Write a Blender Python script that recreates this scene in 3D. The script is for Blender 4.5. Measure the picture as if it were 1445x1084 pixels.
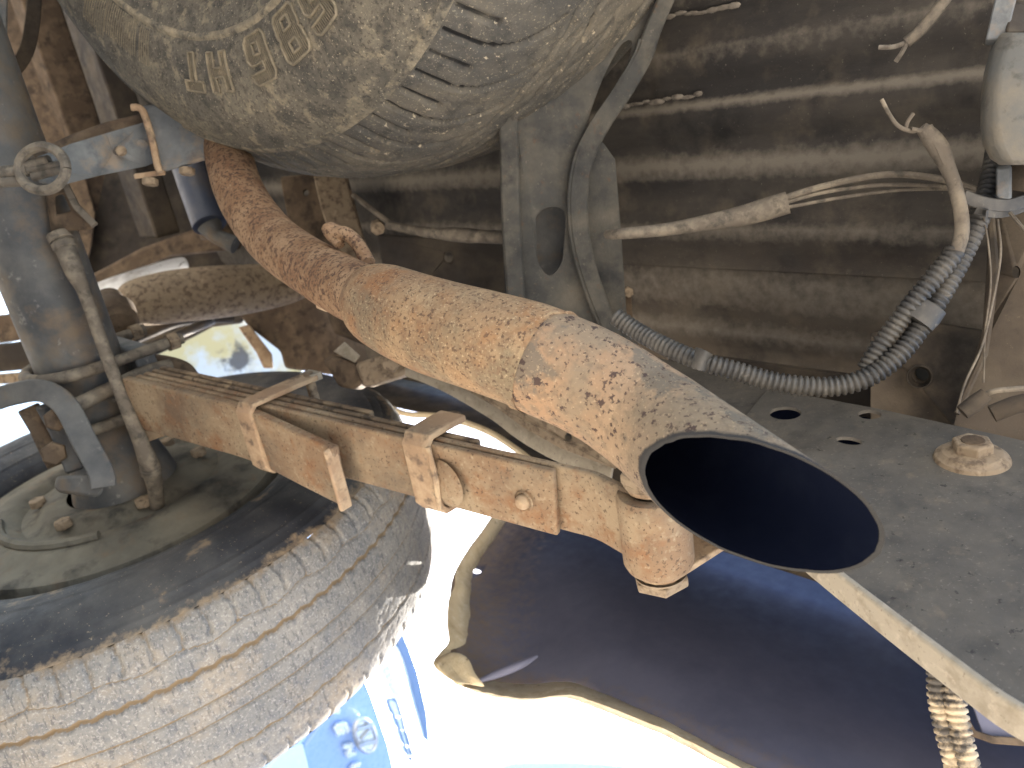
import bpy, bmesh, math, random
from mathutils import Vector, Matrix, noise as mnoise
from mathutils.geometry import tessellate_polygon

random.seed(7)
scene = bpy.context.scene
for o in list(bpy.data.objects):
    bpy.data.objects.remove(o)

# ------------------------------------------------------------------ camera, world, sun, exposure
# vehicle frame: X = right hand side, Y = forward, Z = up; the ground is z = 0
CAM_H = 0.125
FPX, CX, CY = 1085.0, 722.5, 542.0
ROWS = (Vector((0.15754946, 0.91751734, 0.36515764)),
        Vector((-0.72012871, -0.14627614, 0.67824622)),
        Vector((0.67571652, -0.36981782, 0.63768485)))
cam_d = bpy.data.cameras.new('camera')
cam = bpy.data.objects.new('camera', cam_d)
scene.collection.objects.link(cam)
cam_d.sensor_fit = 'HORIZONTAL'
cam_d.sensor_width = 36.0
cam_d.lens = FPX / 1445 * 36
cam_d.clip_start = 0.01
cam_d.clip_end = 2000
M = Matrix(((ROWS[0][0], -ROWS[0][1], -ROWS[0][2], 0),
            (ROWS[1][0], -ROWS[1][1], -ROWS[1][2], 0),
            (ROWS[2][0], -ROWS[2][1], -ROWS[2][2], CAM_H),
            (0, 0, 0, 1)))
cam.matrix_world = M
cam_d.dof.use_dof = True
cam_d.dof.focus_distance = 0.50
cam_d.dof.aperture_fstop = 11.0
scene.camera = cam

SUN_EL, SUN_AZ = math.radians(47), math.radians(68)   # azimuth from +Y towards +X
world = bpy.data.worlds.new('World')
scene.world = world
world.use_nodes = True
nt = world.node_tree
sky = nt.nodes.new('ShaderNodeTexSky')
sky.sky_type = 'NISHITA'
sky.sun_disc = False
sky.sun_elevation = SUN_EL
sky.sun_rotation = SUN_AZ
sky.air_density = 1.0
sky.dust_density = 3.0
nt.links.new(sky.outputs[0], nt.nodes['Background'].inputs[0])
nt.nodes['Background'].inputs[1].default_value = 0.15
sun_d = bpy.data.lights.new('sun', 'SUN')
sun_d.energy = 4.5
sun_d.angle = math.radians(0.5)
sun_d.color = (1.0, 0.94, 0.85)
sun = bpy.data.objects.new('sun', sun_d)
scene.collection.objects.link(sun)
sd = Vector((math.sin(SUN_AZ) * math.cos(SUN_EL), math.cos(SUN_AZ) * math.cos(SUN_EL), math.sin(SUN_EL)))
sun.rotation_euler = sd.to_track_quat('Z', 'Y').to_euler()
sun.location = (3, 3, 5)
vs = scene.view_settings
vs.view_transform = 'Standard'
vs.look = 'None'
vs.exposure = 2.75
vs.gamma = 1.0
vs.use_curve_mapping = False
scene.render.engine = 'CYCLES'
scene.cycles.use_denoising = True
scene.cycles.max_bounces = 10
scene.cycles.diffuse_bounces = 6

# ------------------------------------------------------------------ geometry helpers
CAMPOS = Vector((0, 0, CAM_H))
UPV, RTV, FWV = Vector((0, 0, 1)), Vector((1, 0, 0)), Vector((0, 1, 0))

def ray(x, y):
    c = Vector(((x - CX) / FPX, (y - CY) / FPX, 1.0))
    return Vector((ROWS[0].dot(c), ROWS[1].dot(c), ROWS[2].dot(c)))

def P(x, y, d):
    """point seen at x, y of the photograph, d metres along the view axis"""
    return CAMPOS + ray(x, y) * d

def at(x, y, R=None, F=None, U=None):
    """point seen at x, y on a plane of the vehicle (U is a height above the camera)"""
    r = ray(x, y)
    if R is not None: return CAMPOS + r * (R / r.x)
    if F is not None: return CAMPOS + r * (F / r.y)
    return CAMPOS + r * (U / r.z)

def cr(pts, n=8, closed=False):
    """Catmull-Rom through pts (tuples of any length)"""
    pts = [tuple(p) for p in pts]
    out = []
    m = len(pts)
    rng = m if closed else m - 1
    for i in range(rng):
        if closed:
            p0, p1, p2, p3 = pts[(i - 1) % m], pts[i], pts[(i + 1) % m], pts[(i + 2) % m]
        else:
            p1, p2 = pts[i], pts[i + 1]
            p0 = pts[i - 1] if i > 0 else tuple(2 * a - b for a, b in zip(p1, p2))
            p3 = pts[i + 2] if i + 2 < m else tuple(2 * b - a for a, b in zip(p1, p2))
        for k in range(n):
            t = k / n
            out.append(tuple(0.5 * (2 * b + (c - a) * t + (2 * a - 5 * b + 4 * c - d) * t * t + (3 * b - a - 3 * c + d) * t ** 3)
                             for a, b, c, d in zip(p0, p1, p2, p3)))
    if not closed:
        out.append(pts[-1])
    return out

def resample(pts, step):
    P_ = [Vector(p) for p in pts]
    L = [0.0]
    for a, b in zip(P_, P_[1:]): L.append(L[-1] + (b - a).length)
    n = max(2, int(L[-1] / step))
    out, j = [], 0
    for i in range(n + 1):
        s = L[-1] * i / n
        while j < len(L) - 2 and L[j + 1] < s: j += 1
        t = (s - L[j]) / max(1e-9, L[j + 1] - L[j])
        out.append(P_[j].lerp(P_[j + 1], t))
    return out

def frames(pts, up=None):
    pts = [Vector(p) for p in pts]
    T = []
    for i in range(len(pts)):
        a = pts[max(0, i - 1)]; b = pts[min(len(pts) - 1, i + 1)]
        T.append((b - a).normalized())
    out = []
    u = None
    for i, t in enumerate(T):
        if up is not None:
            ref = up[i] if isinstance(up, list) else up
            u = (ref - t * ref.dot(t)).normalized()
        else:
            if u is None:
                ref = UPV if abs(t.z) < 0.9 else RTV
                u = (ref - t * ref.dot(t)).normalized()
            else:
                u = (u - t * u.dot(t)).normalized()
        out.append((pts[i], t, u, t.cross(u).normalized()))
    return out

class MB:
    def __init__(self):
        self.v, self.f, self.a = [], [], []

    def add(self, p, a=0.0):
        self.v.append(tuple(p)); self.a.append(a)
        return len(self.v) - 1

    def rings(self, rings, closed_ring=True, caps=(True, True), att=None, loop=False):
        idx = []
        for k, r in enumerate(rings):
            idx.append([self.add(p, att[k] if att else 0.0) for p in r])
        n = len(rings[0])
        m = len(idx)
        for i in range(m if loop else m - 1):
            A, B = idx[i], idx[(i + 1) % m]
            for j in range(n if closed_ring else n - 1):
                k = (j + 1) % n
                self.f.append((A[j], A[k], B[k], B[j]))
        if closed_ring and not loop:
            if caps[0]: self.f.append(tuple(reversed(idx[0])))
            if caps[1]: self.f.append(tuple(idx[-1]))
        return self

    def tube(self, pts, r, n=12, caps=(True, True), sx=1.0, up=None, att=None):
        fr = frames(pts, up)
        R = []
        for i, (p, t, u, w) in enumerate(fr):
            rr = r[i] if isinstance(r, (list, tuple)) else r
            R.append([p + (u * math.cos(2 * math.pi * k / n) * sx + w * math.sin(2 * math.pi * k / n)) * rr for k in range(n)])
        return self.rings(R, caps=caps, att=att)

    def bar(self, pts, width, thick, up):
        """flat bar; 'up' is the direction of the thickness"""
        R = []
        for i, (p, t, u, w) in enumerate(frames(pts, up)):
            a = width[i] / 2 if isinstance(width, list) else width / 2
            b = thick / 2
            R.append([p + w * a + u * b, p - w * a + u * b, p - w * a - u * b, p + w * a - u * b])
        return self.rings(R)

    def box(self, c, ax, ay, az):
        c = Vector(c)
        R = [[c + az * s + ax + ay, c + az * s - ax + ay, c + az * s - ax - ay, c + az * s + ax - ay] for s in (-1, 1)]
        return self.rings(R)

    def hexa(self, c, axis, r, h, n=6, rot=0.3, ref=None):
        axis = axis.normalized()
        ref = ref or (UPV if abs(axis.z) < 0.8 else RTV)
        u = (ref - axis * ref.dot(axis)).normalized(); w = axis.cross(u)
        c = Vector(c)
        ring = lambda rr, z: [c + axis * z + (u * math.cos(rot + 2 * math.pi * k / n) + w * math.sin(rot + 2 * math.pi * k / n)) * rr for k in range(n)]
        return self.rings([ring(r, 0), ring(r, h * 0.85), ring(r * 0.9, h)])

    def lathe(self, prof, c, axis, n=48, ref=None, a0=0.0, a1=2 * math.pi, att=None):
        """prof: (radius, height along axis)"""
        axis = axis.normalized(); c = Vector(c)
        ref = ref or (UPV if abs(axis.z) < 0.8 else RTV)
        u = (ref - axis * ref.dot(axis)).normalized(); w = axis.cross(u)
        full = abs(a1 - a0 - 2 * math.pi) < 1e-6
        R = []
        for k in range(n if full else n + 1):
            t = a0 + (a1 - a0) * k / n
            d = u * math.cos(t) + w * math.sin(t)
            R.append([c + d * r + axis * h for r, h in prof])
        return self.rings(R, closed_ring=False, loop=full)

    def prism(self, outer, nrm, thick, holes=()):
        """polygon (3-D points) given a thickness along nrm, with holes"""
        nrm = nrm.normalized() * thick
        loops = [[Vector(p) for p in outer]] + [[Vector(p) for p in h] for h in holes]
        tris = tessellate_polygon(loops)
        flat = [p for l in loops for p in l]
        i0 = [self.add(p) for p in flat]
        i1 = [self.add(p + nrm) for p in flat]
        for t in tris:
            self.f.append((i0[t[0]], i0[t[1]], i0[t[2]]))
            self.f.append((i1[t[2]], i1[t[1]], i1[t[0]]))
        s = 0
        for l in loops:
            m = len(l)
            for k in range(m):
                a, b = s + k, s + (k + 1) % m
                self.f.append((i0[a], i0[b], i1[b], i1[a]))
            s += m
        return self

    def build(self, name, mat, parent=None, bevel=0.0, subsurf=0, sharp=40, solid=0.0, segs=2):
        me = bpy.data.meshes.new(name)
        base = parent.matrix_world.translation.copy() if parent is not None else None
        if parent is None:
            lo = Vector(self.v[0])
            cxs = [sum(p[i] for p in self.v) / len(self.v) for i in range(3)]
            base = Vector((cxs[0], cxs[1], min(p[2] for p in self.v)))
        else:
            base = BASE[parent.name]
        me.from_pydata([(p[0] - base.x, p[1] - base.y, p[2] - base.z) for p in self.v], [], self.f)
        me.validate()
        if len(me.vertices) == len(self.a) and any(self.a):
            at_ = me.attributes.new('mask', 'FLOAT', 'POINT')
            at_.data.foreach_set('value', self.a)
        bm = bmesh.new(); bm.from_mesh(me)
        bmesh.ops.recalc_face_normals(bm, faces=bm.faces)
        bm.to_mesh(me); bm.free()
        me.shade_smooth()
        me.set_sharp_from_angle(angle=math.radians(sharp))
        me.materials.append(mat)
        o = bpy.data.objects.new(name, me)
        scene.collection.objects.link(o)
        if parent is not None:
            o.parent = parent
        else:
            o.location = base
        BASE[o.name] = base
        if solid:
            m = o.modifiers.new('solid', 'SOLIDIFY'); m.thickness = solid; m.offset = 0
        if bevel:
            m = o.modifiers.new('bevel', 'BEVEL'); m.width = bevel; m.segments = segs; m.limit_method = 'ANGLE'; m.angle_limit = math.radians(35)
            m.harden_normals = False
        if subsurf:
            m = o.modifiers.new('sub', 'SUBSURF'); m.levels = m.render_levels = subsurf
        return o

BASE = {}

def tag(o, label, cat, group=None):
    o['label'] = label; o['category'] = cat
    if group: o['group'] = group
    return o

def thing(name, label, cat, loc, group=None):
    o = bpy.data.objects.new(name, None)
    scene.collection.objects.link(o)
    o.location = loc
    o.empty_display_size = 0.05
    BASE[o.name] = Vector(loc)
    return tag(o, label, cat, group)

# ------------------------------------------------------------------ materials
def srgb(r, g, b):
    f = lambda c: (c / 255 / 12.92) if c / 255 <= 0.04045 else ((c / 255 + 0.055) / 1.055) ** 2.4
    return (f(r), f(g), f(b), 1.0)

def grime(name, base, layers=(), rough=0.8, metal=0.0, bumps=(), spec=0.3, mask=None, grad=None):
    """base colour with patches: layer = (colour, noise scale, lo, hi, amount[, stretch xyz[, detail[, roughness]]]);
    mask = (colour, lo, hi) paints where the mesh attribute 'mask' is high (groove mud, light painted on rib edges)"""
    m = bpy.data.materials.new(name)
    m.use_nodes = True
    n = m.node_tree; N = n.nodes; Lk = n.links
    bs = N['Principled BSDF']
    tc = N.new('ShaderNodeTexCoord')
    rgb = N.new('ShaderNodeRGB'); rgb.outputs[0].default_value = base
    col = rgb.outputs[0]
    rsock = None
    def noise_of(scale, stretch=None, detail=6.0, rgh=0.6, seed=0.0, dist=0.0):
        mp = N.new('ShaderNodeMapping')
        Lk.new(tc.outputs['Object'], mp.inputs[0])
        mp.inputs['Location'].default_value = (seed * 1.37, seed * 0.71, seed * 2.13)
        if stretch: mp.inputs['Scale'].default_value = stretch
        t = N.new('ShaderNodeTexNoise')
        t.inputs['Scale'].default_value = scale
        t.inputs['Detail'].default_value = detail
        t.inputs['Roughness'].default_value = rgh
        t.inputs['Distortion'].default_value = dist
        Lk.new(mp.outputs[0], t.inputs['Vector'])
        return t.outputs['Fac']
    if grad:
        # grad = (colour, direction, from, to, noise amount, strength): a stain or painted haze that sets in along a direction
        dp = N.new('ShaderNodeVectorMath'); dp.operation = 'DOT_PRODUCT'
        Lk.new(tc.outputs['Object'], dp.inputs[0]); dp.inputs[1].default_value = grad[1]
        nz = noise_of(18, None, 7, 0.65, seed=7.7)
        ad = N.new('ShaderNodeMath'); ad.operation = 'MULTIPLY_ADD'
        Lk.new(nz, ad.inputs[0]); ad.inputs[1].default_value = grad[4]
        Lk.new(dp.outputs['Value'], ad.inputs[2])
        mr = N.new('ShaderNodeMapRange'); mr.clamp = True
        mr.inputs['From Min'].default_value = grad[2] + grad[4] * .5; mr.inputs['From Max'].default_value = grad[3] + grad[4] * .5
        mr.inputs['To Max'].default_value = grad[5]
        Lk.new(ad.outputs[0], mr.inputs['Value'])
        mx = N.new('ShaderNodeMix'); mx.data_type = 'RGBA'
        Lk.new(mr.outputs[0], mx.inputs['Factor']); Lk.new(col, mx.inputs['A']); mx.inputs['B'].default_value = grad[0]
        col = mx.outputs['Result']
    fac_last = None
    for k, ly in enumerate(layers):
        colr, scale, lo, hi, amt = ly[:5]
        st = ly[5] if len(ly) > 5 else None
        det = ly[6] if len(ly) > 6 else 7.0
        rg = ly[7] if len(ly) > 7 else 0.62
        fac = noise_of(scale, st, det, rg, seed=k * 3.1 + len(name))
        mr = N.new('ShaderNodeMapRange')
        mr.inputs['From Min'].default_value = lo; mr.inputs['From Max'].default_value = hi
        mr.inputs['To Max'].default_value = amt
        mr.clamp = True
        Lk.new(fac, mr.inputs['Value'])
        mx = N.new('ShaderNodeMix'); mx.data_type = 'RGBA'
        Lk.new(mr.outputs[0], mx.inputs['Factor'])
        Lk.new(col, mx.inputs['A'])
        mx.inputs['B'].default_value = colr
        col = mx.outputs['Result']
        fac_last = mr.outputs[0]
    if mask:
        at_ = N.new('ShaderNodeAttribute'); at_.attribute_name = 'mask'
        nz = noise_of(90, None, 6, 0.65, seed=5.5)
        ad = N.new('ShaderNodeMath'); ad.operation = 'MULTIPLY_ADD'
        Lk.new(nz, ad.inputs[0]); ad.inputs[1].default_value = mask[3] if len(mask) > 3 else 0.8
        Lk.new(at_.outputs['Fac'], ad.inputs[2])
        mr = N.new('ShaderNodeMapRange'); mr.clamp = True
        mr.inputs['From Min'].default_value = mask[1]; mr.inputs['From Max'].default_value = mask[2]
        Lk.new(ad.outputs[0], mr.inputs['Value'])
        mx = N.new('ShaderNodeMix'); mx.data_type = 'RGBA'
        Lk.new(mr.outputs[0], mx.inputs['Factor']); Lk.new(col, mx.inputs['A']); mx.inputs['B'].default_value = mask[0]
        col = mx.outputs['Result']
    Lk.new(col, bs.inputs['Base Color'])
    rn = noise_of(60, None, 5, 0.6, seed=9.9)
    mr = N.new('ShaderNodeMapRange')
    mr.inputs['From Min'].default_value = 0.3; mr.inputs['From Max'].default_value = 0.7
    mr.inputs['To Min'].default_value = max(0.05, rough - 0.12); mr.inputs['To Max'].default_value = min(1, rough + 0.12)
    Lk.new(rn, mr.inputs['Value']); Lk.new(mr.outputs[0], bs.inputs['Roughness'])
    bs.inputs['Metallic'].default_value = metal
    bs.inputs['Specular IOR Level'].default_value = spec
    prev = None
    for k, b in enumerate(bumps):
        scale, stren, dist = b[:3]
        st = b[3] if len(b) > 3 else None
        t = noise_of(scale, st, 8, 0.65, seed=k * 2.7 + 11)
        bp = N.new('ShaderNodeBump'); bp.inputs['Strength'].default_value = stren; bp.inputs['Distance'].default_value = dist
        Lk.new(t, bp.inputs['Height'])
        if prev: Lk.new(prev, bp.inputs['Normal'])
        prev = bp.outputs[0]
    if prev: Lk.new(prev, bs.inputs['Normal'])
    return m

TAN = (0.42, 0.31, 0.19, 1); CREAM = (0.58, 0.46, 0.30, 1); MUD = (0.36, 0.245, 0.135, 1)
BROWN = (0.13, 0.085, 0.05, 1); DKBROWN = (0.045, 0.033, 0.024, 1)
RUST = (0.30, 0.125, 0.05, 1); DKRUST = (0.10, 0.045, 0.025, 1); BLACK = (0.012, 0.012, 0.014, 1)

m_floor = grime('tray_floor_paint', (0.034, 0.031, 0.029, 1),
                [((0.090, 0.078, 0.062, 1), 7, 0.38, 0.72, 0.8, (2.5, 0.7, 1)), ((0.125, 0.102, 0.074, 1), 22, 0.52, 0.72, 0.6),
                 ((0.010, 0.010, 0.011, 1), 11, 0.52, 0.68, 0.65), ((0.23, 0.20, 0.16, 1), 420, 0.65, 0.72, 0.6)],
                rough=0.8, bumps=((60, 0.3, 0.002), (700, 0.6, 0.001)), spec=0.15,
                mask=((0.155, 0.135, 0.108, 1), 0.85, 1.4, 1.0),  # dusty paler tone, with the light rib edges catch painted in
                grad=((0.105, 0.080, 0.055, 1), (1, 0.0, 0), .36, .56, .22, .75))
m_floor_dusty = grime('sill_dust', (0.060, 0.047, 0.035, 1),
                [((0.105, 0.083, 0.058, 1), 14, 0.45, 0.7, 0.8), ((0.024, 0.021, 0.018, 1), 22, 0.50, 0.66, 0.8), ((0.18, 0.145, 0.10, 1), 300, 0.66, 0.74, 0.5)],
                rough=0.9, spec=.15, bumps=((90, 0.4, 0.002), (600, 0.4, 0.0008)))
m_rail = grime('chassis_paint', (0.070, 0.063, 0.054, 1),
               [((0.112, 0.098, 0.078, 1), 16, 0.42, 0.70, 0.75), ((0.038, 0.036, 0.033, 1), 34, 0.50, 0.66, 0.6), ((0.15, 0.12, 0.085, 1), 60, 0.58, 0.72, 0.5),
                ((0.016, 0.014, 0.013, 1), 160, 0.63, 0.68, 0.75), ((0.19, 0.165, 0.13, 1), 420, .60, .68, .5), ((0.6, 0.56, 0.48, 1), 70, 0.725, 0.74, 0.9)],
               rough=0.78, bumps=((40, 0.25, 0.002), (500, 0.45, 0.0009)))
m_bracket = grime('bracket_paint', (0.042, 0.041, 0.037, 1),
               [((0.105, 0.092, 0.070, 1), 20, 0.42, 0.66, 0.8), ((0.014, 0.015, 0.016, 1), 22, 0.52, 0.66, 0.8), ((0.085, 0.05, 0.03, 1), 130, 0.60, 0.70, 0.6), ((0.15, 0.128, 0.10, 1), 300, .62, .70, .5)],
               rough=0.75, bumps=((60, 0.3, 0.002), (500, 0.45, 0.001)))
m_rust_front = grime('rusty_front_pipe', (0.215, 0.128, 0.072, 1),
               [((0.30, 0.195, 0.115, 1), 40, 0.40, 0.64, 0.9), ((0.15, 0.078, 0.044, 1), 24, .5, .64, .6), ((0.080, 0.046, 0.032, 1), 190, 0.52, 0.60, 0.8), ((0.04, 0.026, 0.022, 1), 420, 0.55, 0.62, 0.85),
                ((0.40, 0.285, 0.18, 1), 330, 0.60, 0.70, 0.65)],
               rough=0.95, spec=.12, bumps=((300, 0.8, 0.0016), (900, 0.5, 0.0006)))
m_soot_shade = grime('soot', (0.0028, 0.0042, 0.0105, 1), [((0.006, 0.008, 0.015, 1), 30, 0.5, 0.7, 0.6)], rough=0.97, spec=0.03, bumps=((300, 0.3, 0.001),))  # soot tinted with blue flare; also stands for shade behind the plate holes
m_spring = grime('rusty_leaf', (0.195, 0.128, 0.078, 1),
               [((0.27, 0.205, 0.132, 1), 20, 0.40, 0.62, 0.9), ((0.19, 0.092, 0.044, 1), 22, 0.54, 0.64, 0.65), ((0.062, 0.040, 0.028, 1), 330, 0.57, 0.64, 0.75),
                ((0.33, 0.265, 0.175, 1), 190, 0.56, 0.70, 0.65), ((0.11, 0.088, 0.065, 1), 12, 0.50, 0.64, 0.65), ((0.21, 0.105, 0.05, 1), 60, .58, .68, .5)],
               rough=0.93, spec=.15, bumps=((260, 0.8, 0.0014), (800, 0.5, 0.0006)))
m_spring_edge = grime('leaf_dirty', (0.13, 0.09, 0.056, 1),
               [((0.28, 0.20, 0.12, 1), 40, 0.44, 0.66, 0.8), ((0.035, 0.025, 0.018, 1), 90, 0.50, 0.62, 0.8)],
               rough=0.9, bumps=((300, 0.7, 0.0014),))
m_clip = grime('spring_clip', (0.25, 0.165, 0.10, 1),
               [((0.40, 0.30, 0.19, 1), 50, 0.42, 0.66, 0.8), ((0.10, 0.07, 0.05, 1), 70, 0.55, 0.66, 0.8)], rough=0.85, bumps=((260, 0.5, 0.0014),))
m_bolt = grime('dusty_bolt', (0.23, 0.175, 0.118, 1),
               [((0.10, 0.072, 0.050, 1), 120, 0.48, 0.62, 0.85), ((0.36, 0.29, 0.20, 1), 90, 0.58, 0.70, 0.7)], rough=0.9, spec=.2, bumps=((200, 0.6, 0.002),))
m_axle = grime('axle_paint', (0.052, 0.053, 0.054, 1),
               [((0.125, 0.118, 0.105, 1), 14, 0.42, 0.68, 0.85), ((0.13, 0.092, 0.056, 1), 18, 0.50, 0.64, 0.75), ((0.28, 0.26, 0.23, 1), 90, 0.62, 0.72, 0.5)],
               rough=0.65, bumps=((60, 0.25, 0.002), (400, 0.35, 0.0008)), spec=0.4)
m_galv = grime('galvanised_bracket', (0.098, 0.102, 0.103, 1),
               [((0.175, 0.175, 0.168, 1), 26, 0.45, 0.68, 0.8), ((0.05, 0.053, 0.056, 1), 40, 0.52, 0.66, 0.7), ((0.20, 0.145, 0.095, 1), 36, 0.54, 0.68, 0.7)],
               rough=0.6, metal=0.15, bumps=((80, 0.3, 0.002), (500, 0.35, 0.0008)), spec=0.4)
m_brown = grime('rusty_brown', (0.080, 0.056, 0.037, 1), [((0.15, 0.108, 0.070, 1), 40, 0.45, 0.66, 0.8), ((0.032, 0.024, 0.018, 1), 50, 0.52, 0.66, 0.8)],
               rough=0.9, spec=.2, bumps=((200, 0.4, 0.0014),))
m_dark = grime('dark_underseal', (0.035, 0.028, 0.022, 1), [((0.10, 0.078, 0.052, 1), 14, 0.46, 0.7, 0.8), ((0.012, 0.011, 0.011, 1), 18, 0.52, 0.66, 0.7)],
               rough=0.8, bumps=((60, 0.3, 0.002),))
m_dustcable = grime('dusty_cable', (0.115, 0.096, 0.075, 1), [((0.21, 0.175, 0.13, 1), 60, 0.45, 0.64, 0.8), ((0.05, 0.044, 0.037, 1), 80, 0.52, 0.64, 0.7)],
               rough=0.9, spec=.2, bumps=((300, 0.4, 0.001),))
m_conduit = grime('conduit_plastic', (0.026, 0.025, 0.024, 1), [((0.10, 0.088, 0.07, 1), 34, 0.42, 0.68, 0.75), ((0.19, 0.165, 0.13, 1), 160, 0.60, 0.72, 0.5)],
               rough=0.55, bumps=((400, 0.3, 0.0006),), spec=0.45)
m_conduit_mud = grime('muddy_conduit', (0.09, 0.08, 0.07, 1), [((0.55, 0.44, 0.30, 1), 60, 0.46, 0.58, 0.95), ((0.36, 0.28, 0.18, 1), 200, 0.5, 0.64, 0.6)],
               rough=0.9, bumps=((260, 0.7, 0.002),))
m_tyre = grime('tyre_rubber', (0.022, 0.023, 0.027, 1),
               [((0.085, 0.080, 0.072, 1), 8, 0.42, 0.66, 0.85), ((0.40, 0.30, 0.19, 1), 340, 0.64, 0.70, 0.7), ((0.26, 0.18, 0.105, 1), 20, 0.62, 0.70, 0.7)],
               rough=0.7, bumps=((200, 0.3, 0.001), (900, 0.3, 0.0005)), spec=0.35,
               mask=((0.34, 0.245, 0.15, 1), 0.82, 1.12, 0.8))
m_tread = grime('tread_dusty', (0.165, 0.158, 0.147, 1),
               [((0.235, 0.215, 0.185, 1), 18, 0.42, 0.64, 0.8), ((0.30, 0.235, 0.16, 1), 9, 0.50, 0.66, 0.75), ((0.10, 0.103, 0.112, 1), 120, 0.50, 0.62, 0.5), ((0.06, 0.06, 0.066, 1), 330, 0.55, 0.61, 0.5, (.22, 1, 1)), ((0.40, 0.37, 0.33, 1), 420, 0.54, 0.64, 0.5)],
               rough=0.92, bumps=((160, 0.35, 0.0012), (520, 0.55, 0.0012)), spec=.15,
               mask=((0.20, 0.145, 0.09, 1), 0.80, 1.0, 0.6))
m_spare = grime('spare_rubber', (0.088, 0.080, 0.066, 1),
               [((0.20, 0.170, 0.122, 1), 13, 0.38, 0.66, 0.8), ((0.052, 0.048, 0.042, 1), 60, 0.48, 0.62, 0.7), ((0.30, 0.245, 0.165, 1), 55, 0.54, 0.66, 0.6),
                ((0.038, 0.035, 0.031, 1), 300, 0.54, 0.62, 0.65), ((0.44, 0.37, 0.26, 1), 460, 0.60, 0.68, 0.7)],
               rough=0.9, bumps=((140, 0.4, 0.0015), (600, 0.8, 0.0014)), spec=0.2,
               mask=((0.33, 0.27, 0.18, 1), 0.95, 1.25, 0.9))
m_letter = grime('letter_dust', (0.155, 0.130, 0.092, 1), [((0.25, 0.205, 0.14, 1), 80, .48, .64, .8), ((0.12, 0.10, 0.07, 1), 200, .56, .64, .7)], rough=.92, spec=.15, bumps=((400, .5, .001),))
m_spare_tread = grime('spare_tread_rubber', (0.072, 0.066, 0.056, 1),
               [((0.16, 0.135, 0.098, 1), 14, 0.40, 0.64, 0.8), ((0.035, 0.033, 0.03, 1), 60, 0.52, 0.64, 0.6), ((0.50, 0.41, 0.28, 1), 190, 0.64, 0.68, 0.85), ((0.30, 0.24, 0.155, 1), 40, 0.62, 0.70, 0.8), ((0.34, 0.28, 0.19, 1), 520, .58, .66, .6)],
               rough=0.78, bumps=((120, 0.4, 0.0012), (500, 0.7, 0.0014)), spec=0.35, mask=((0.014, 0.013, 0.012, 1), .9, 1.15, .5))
m_backplate = grime('brake_backplate', (0.105, 0.095, 0.074, 1), [((0.165, 0.145, 0.108, 1), 16, 0.42, 0.66, 0.8), ((0.035, 0.032, 0.028, 1), 22, 0.52, 0.66, 0.8), ((0.15, 0.10, .062, 1), 30, .56, .68, .6)],
               rough=0.85, spec=.2, bumps=((90, 0.3, 0.002),))
m_panel = grime('navy_panel', (0.022, 0.026, 0.050, 1), [((0.052, 0.052, 0.066, 1), 4, 0.54, 0.78, 0.5), ((0.013, 0.015, 0.034, 1), 5, 0.52, 0.74, 0.4)],
               rough=0.7, bumps=((8, 0.1, 0.004),), spec=0.25, mask=((0.16, 0.12, 0.088, 1), 0.62, 1.15, 0.9), grad=((0.125, 0.125, 0.170, 1), (0, 0, -1), -.22, .02, .05, .9))  # grad: dusty tone and grey-blue haze painted in towards the bottom
m_lip = grime('dusty_lip', (0.60, 0.485, 0.31, 1), [((0.44, 0.33, 0.195, 1), 40, 0.50, 0.66, 0.8), ((0.68, 0.58, 0.41, 1), 90, 0.52, 0.66, 0.7), ((0.14, 0.10, 0.065, 1), 60, 0.66, 0.72, 0.8)],
               rough=0.92, bumps=((140, 0.7, 0.002), (500, 0.5, 0.0008)))
m_cream = grime('cream_edge', (0.27, 0.235, 0.18, 1), [((0.17, 0.14, 0.10, 1), 60, 0.48, 0.64, 0.7), ((0.08, 0.065, 0.05, 1), 260, 0.62, 0.69, 0.7), ((0.36, 0.31, 0.24, 1), 120, 0.56, 0.68, 0.7)], rough=0.92, spec=.15, bumps=((300, 0.5, 0.001),))
m_block = grime('pale_block', (0.10, 0.097, 0.088, 1), [((0.17, 0.14, 0.10, 1), 12, 0.42, 0.60, 0.9), ((0.085, 0.088, 0.085, 1), 20, 0.48, 0.64, 0.8), ((0.05, 0.047, 0.042, 1), 60, 0.58, 0.68, 0.6)],
               rough=0.88, bumps=((40, 0.3, 0.003), (400, 0.4, 0.001)), spec=.12)
m_shield = grime('bare_shield', (0.55, 0.56, 0.57, 1), [((0.20, 0.17, 0.13, 1), 10, 0.52, 0.68, 0.8)], rough=0.35, metal=0.7, bumps=((30, 0.2, 0.004),))
m_ground = grime('pale_concrete', (0.50, 0.465, 0.41, 1), [((0.42, 0.38, 0.32, 1), 1.2, 0.42, 0.64, 0.8), ((0.34, 0.30, 0.25, 1), 9, 0.55, 0.7, 0.6)], rough=0.92, bumps=((40, 0.4, 0.01),))
m_carblue = grime('car_paint_blue', (0.27, 0.40, 0.66, 1), [((0.32, 0.45, 0.70, 1), 3, 0.4, 0.6, 0.6)], rough=0.3, spec=0.5)
m_carwhite = grime('car_paint_pale', (0.55, 0.66, 0.74, 1), [((0.62, 0.72, 0.78, 1), 3, 0.4, 0.6, 0.6)], rough=0.2, spec=0.5)
m_chrome = grime('chrome_trim', (0.72, 0.78, 0.78, 1), [((0.5, 0.56, 0.58, 1), 40, 0.5, 0.7, 0.5)], rough=0.3, metal=0.3)
m_glass = grime('tinted_glass', (0.14, 0.21, 0.33, 1), [((0.16, 0.23, 0.35, 1), 4, 0.4, 0.6, 0.5)], rough=0.15, spec=0.6)
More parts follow.
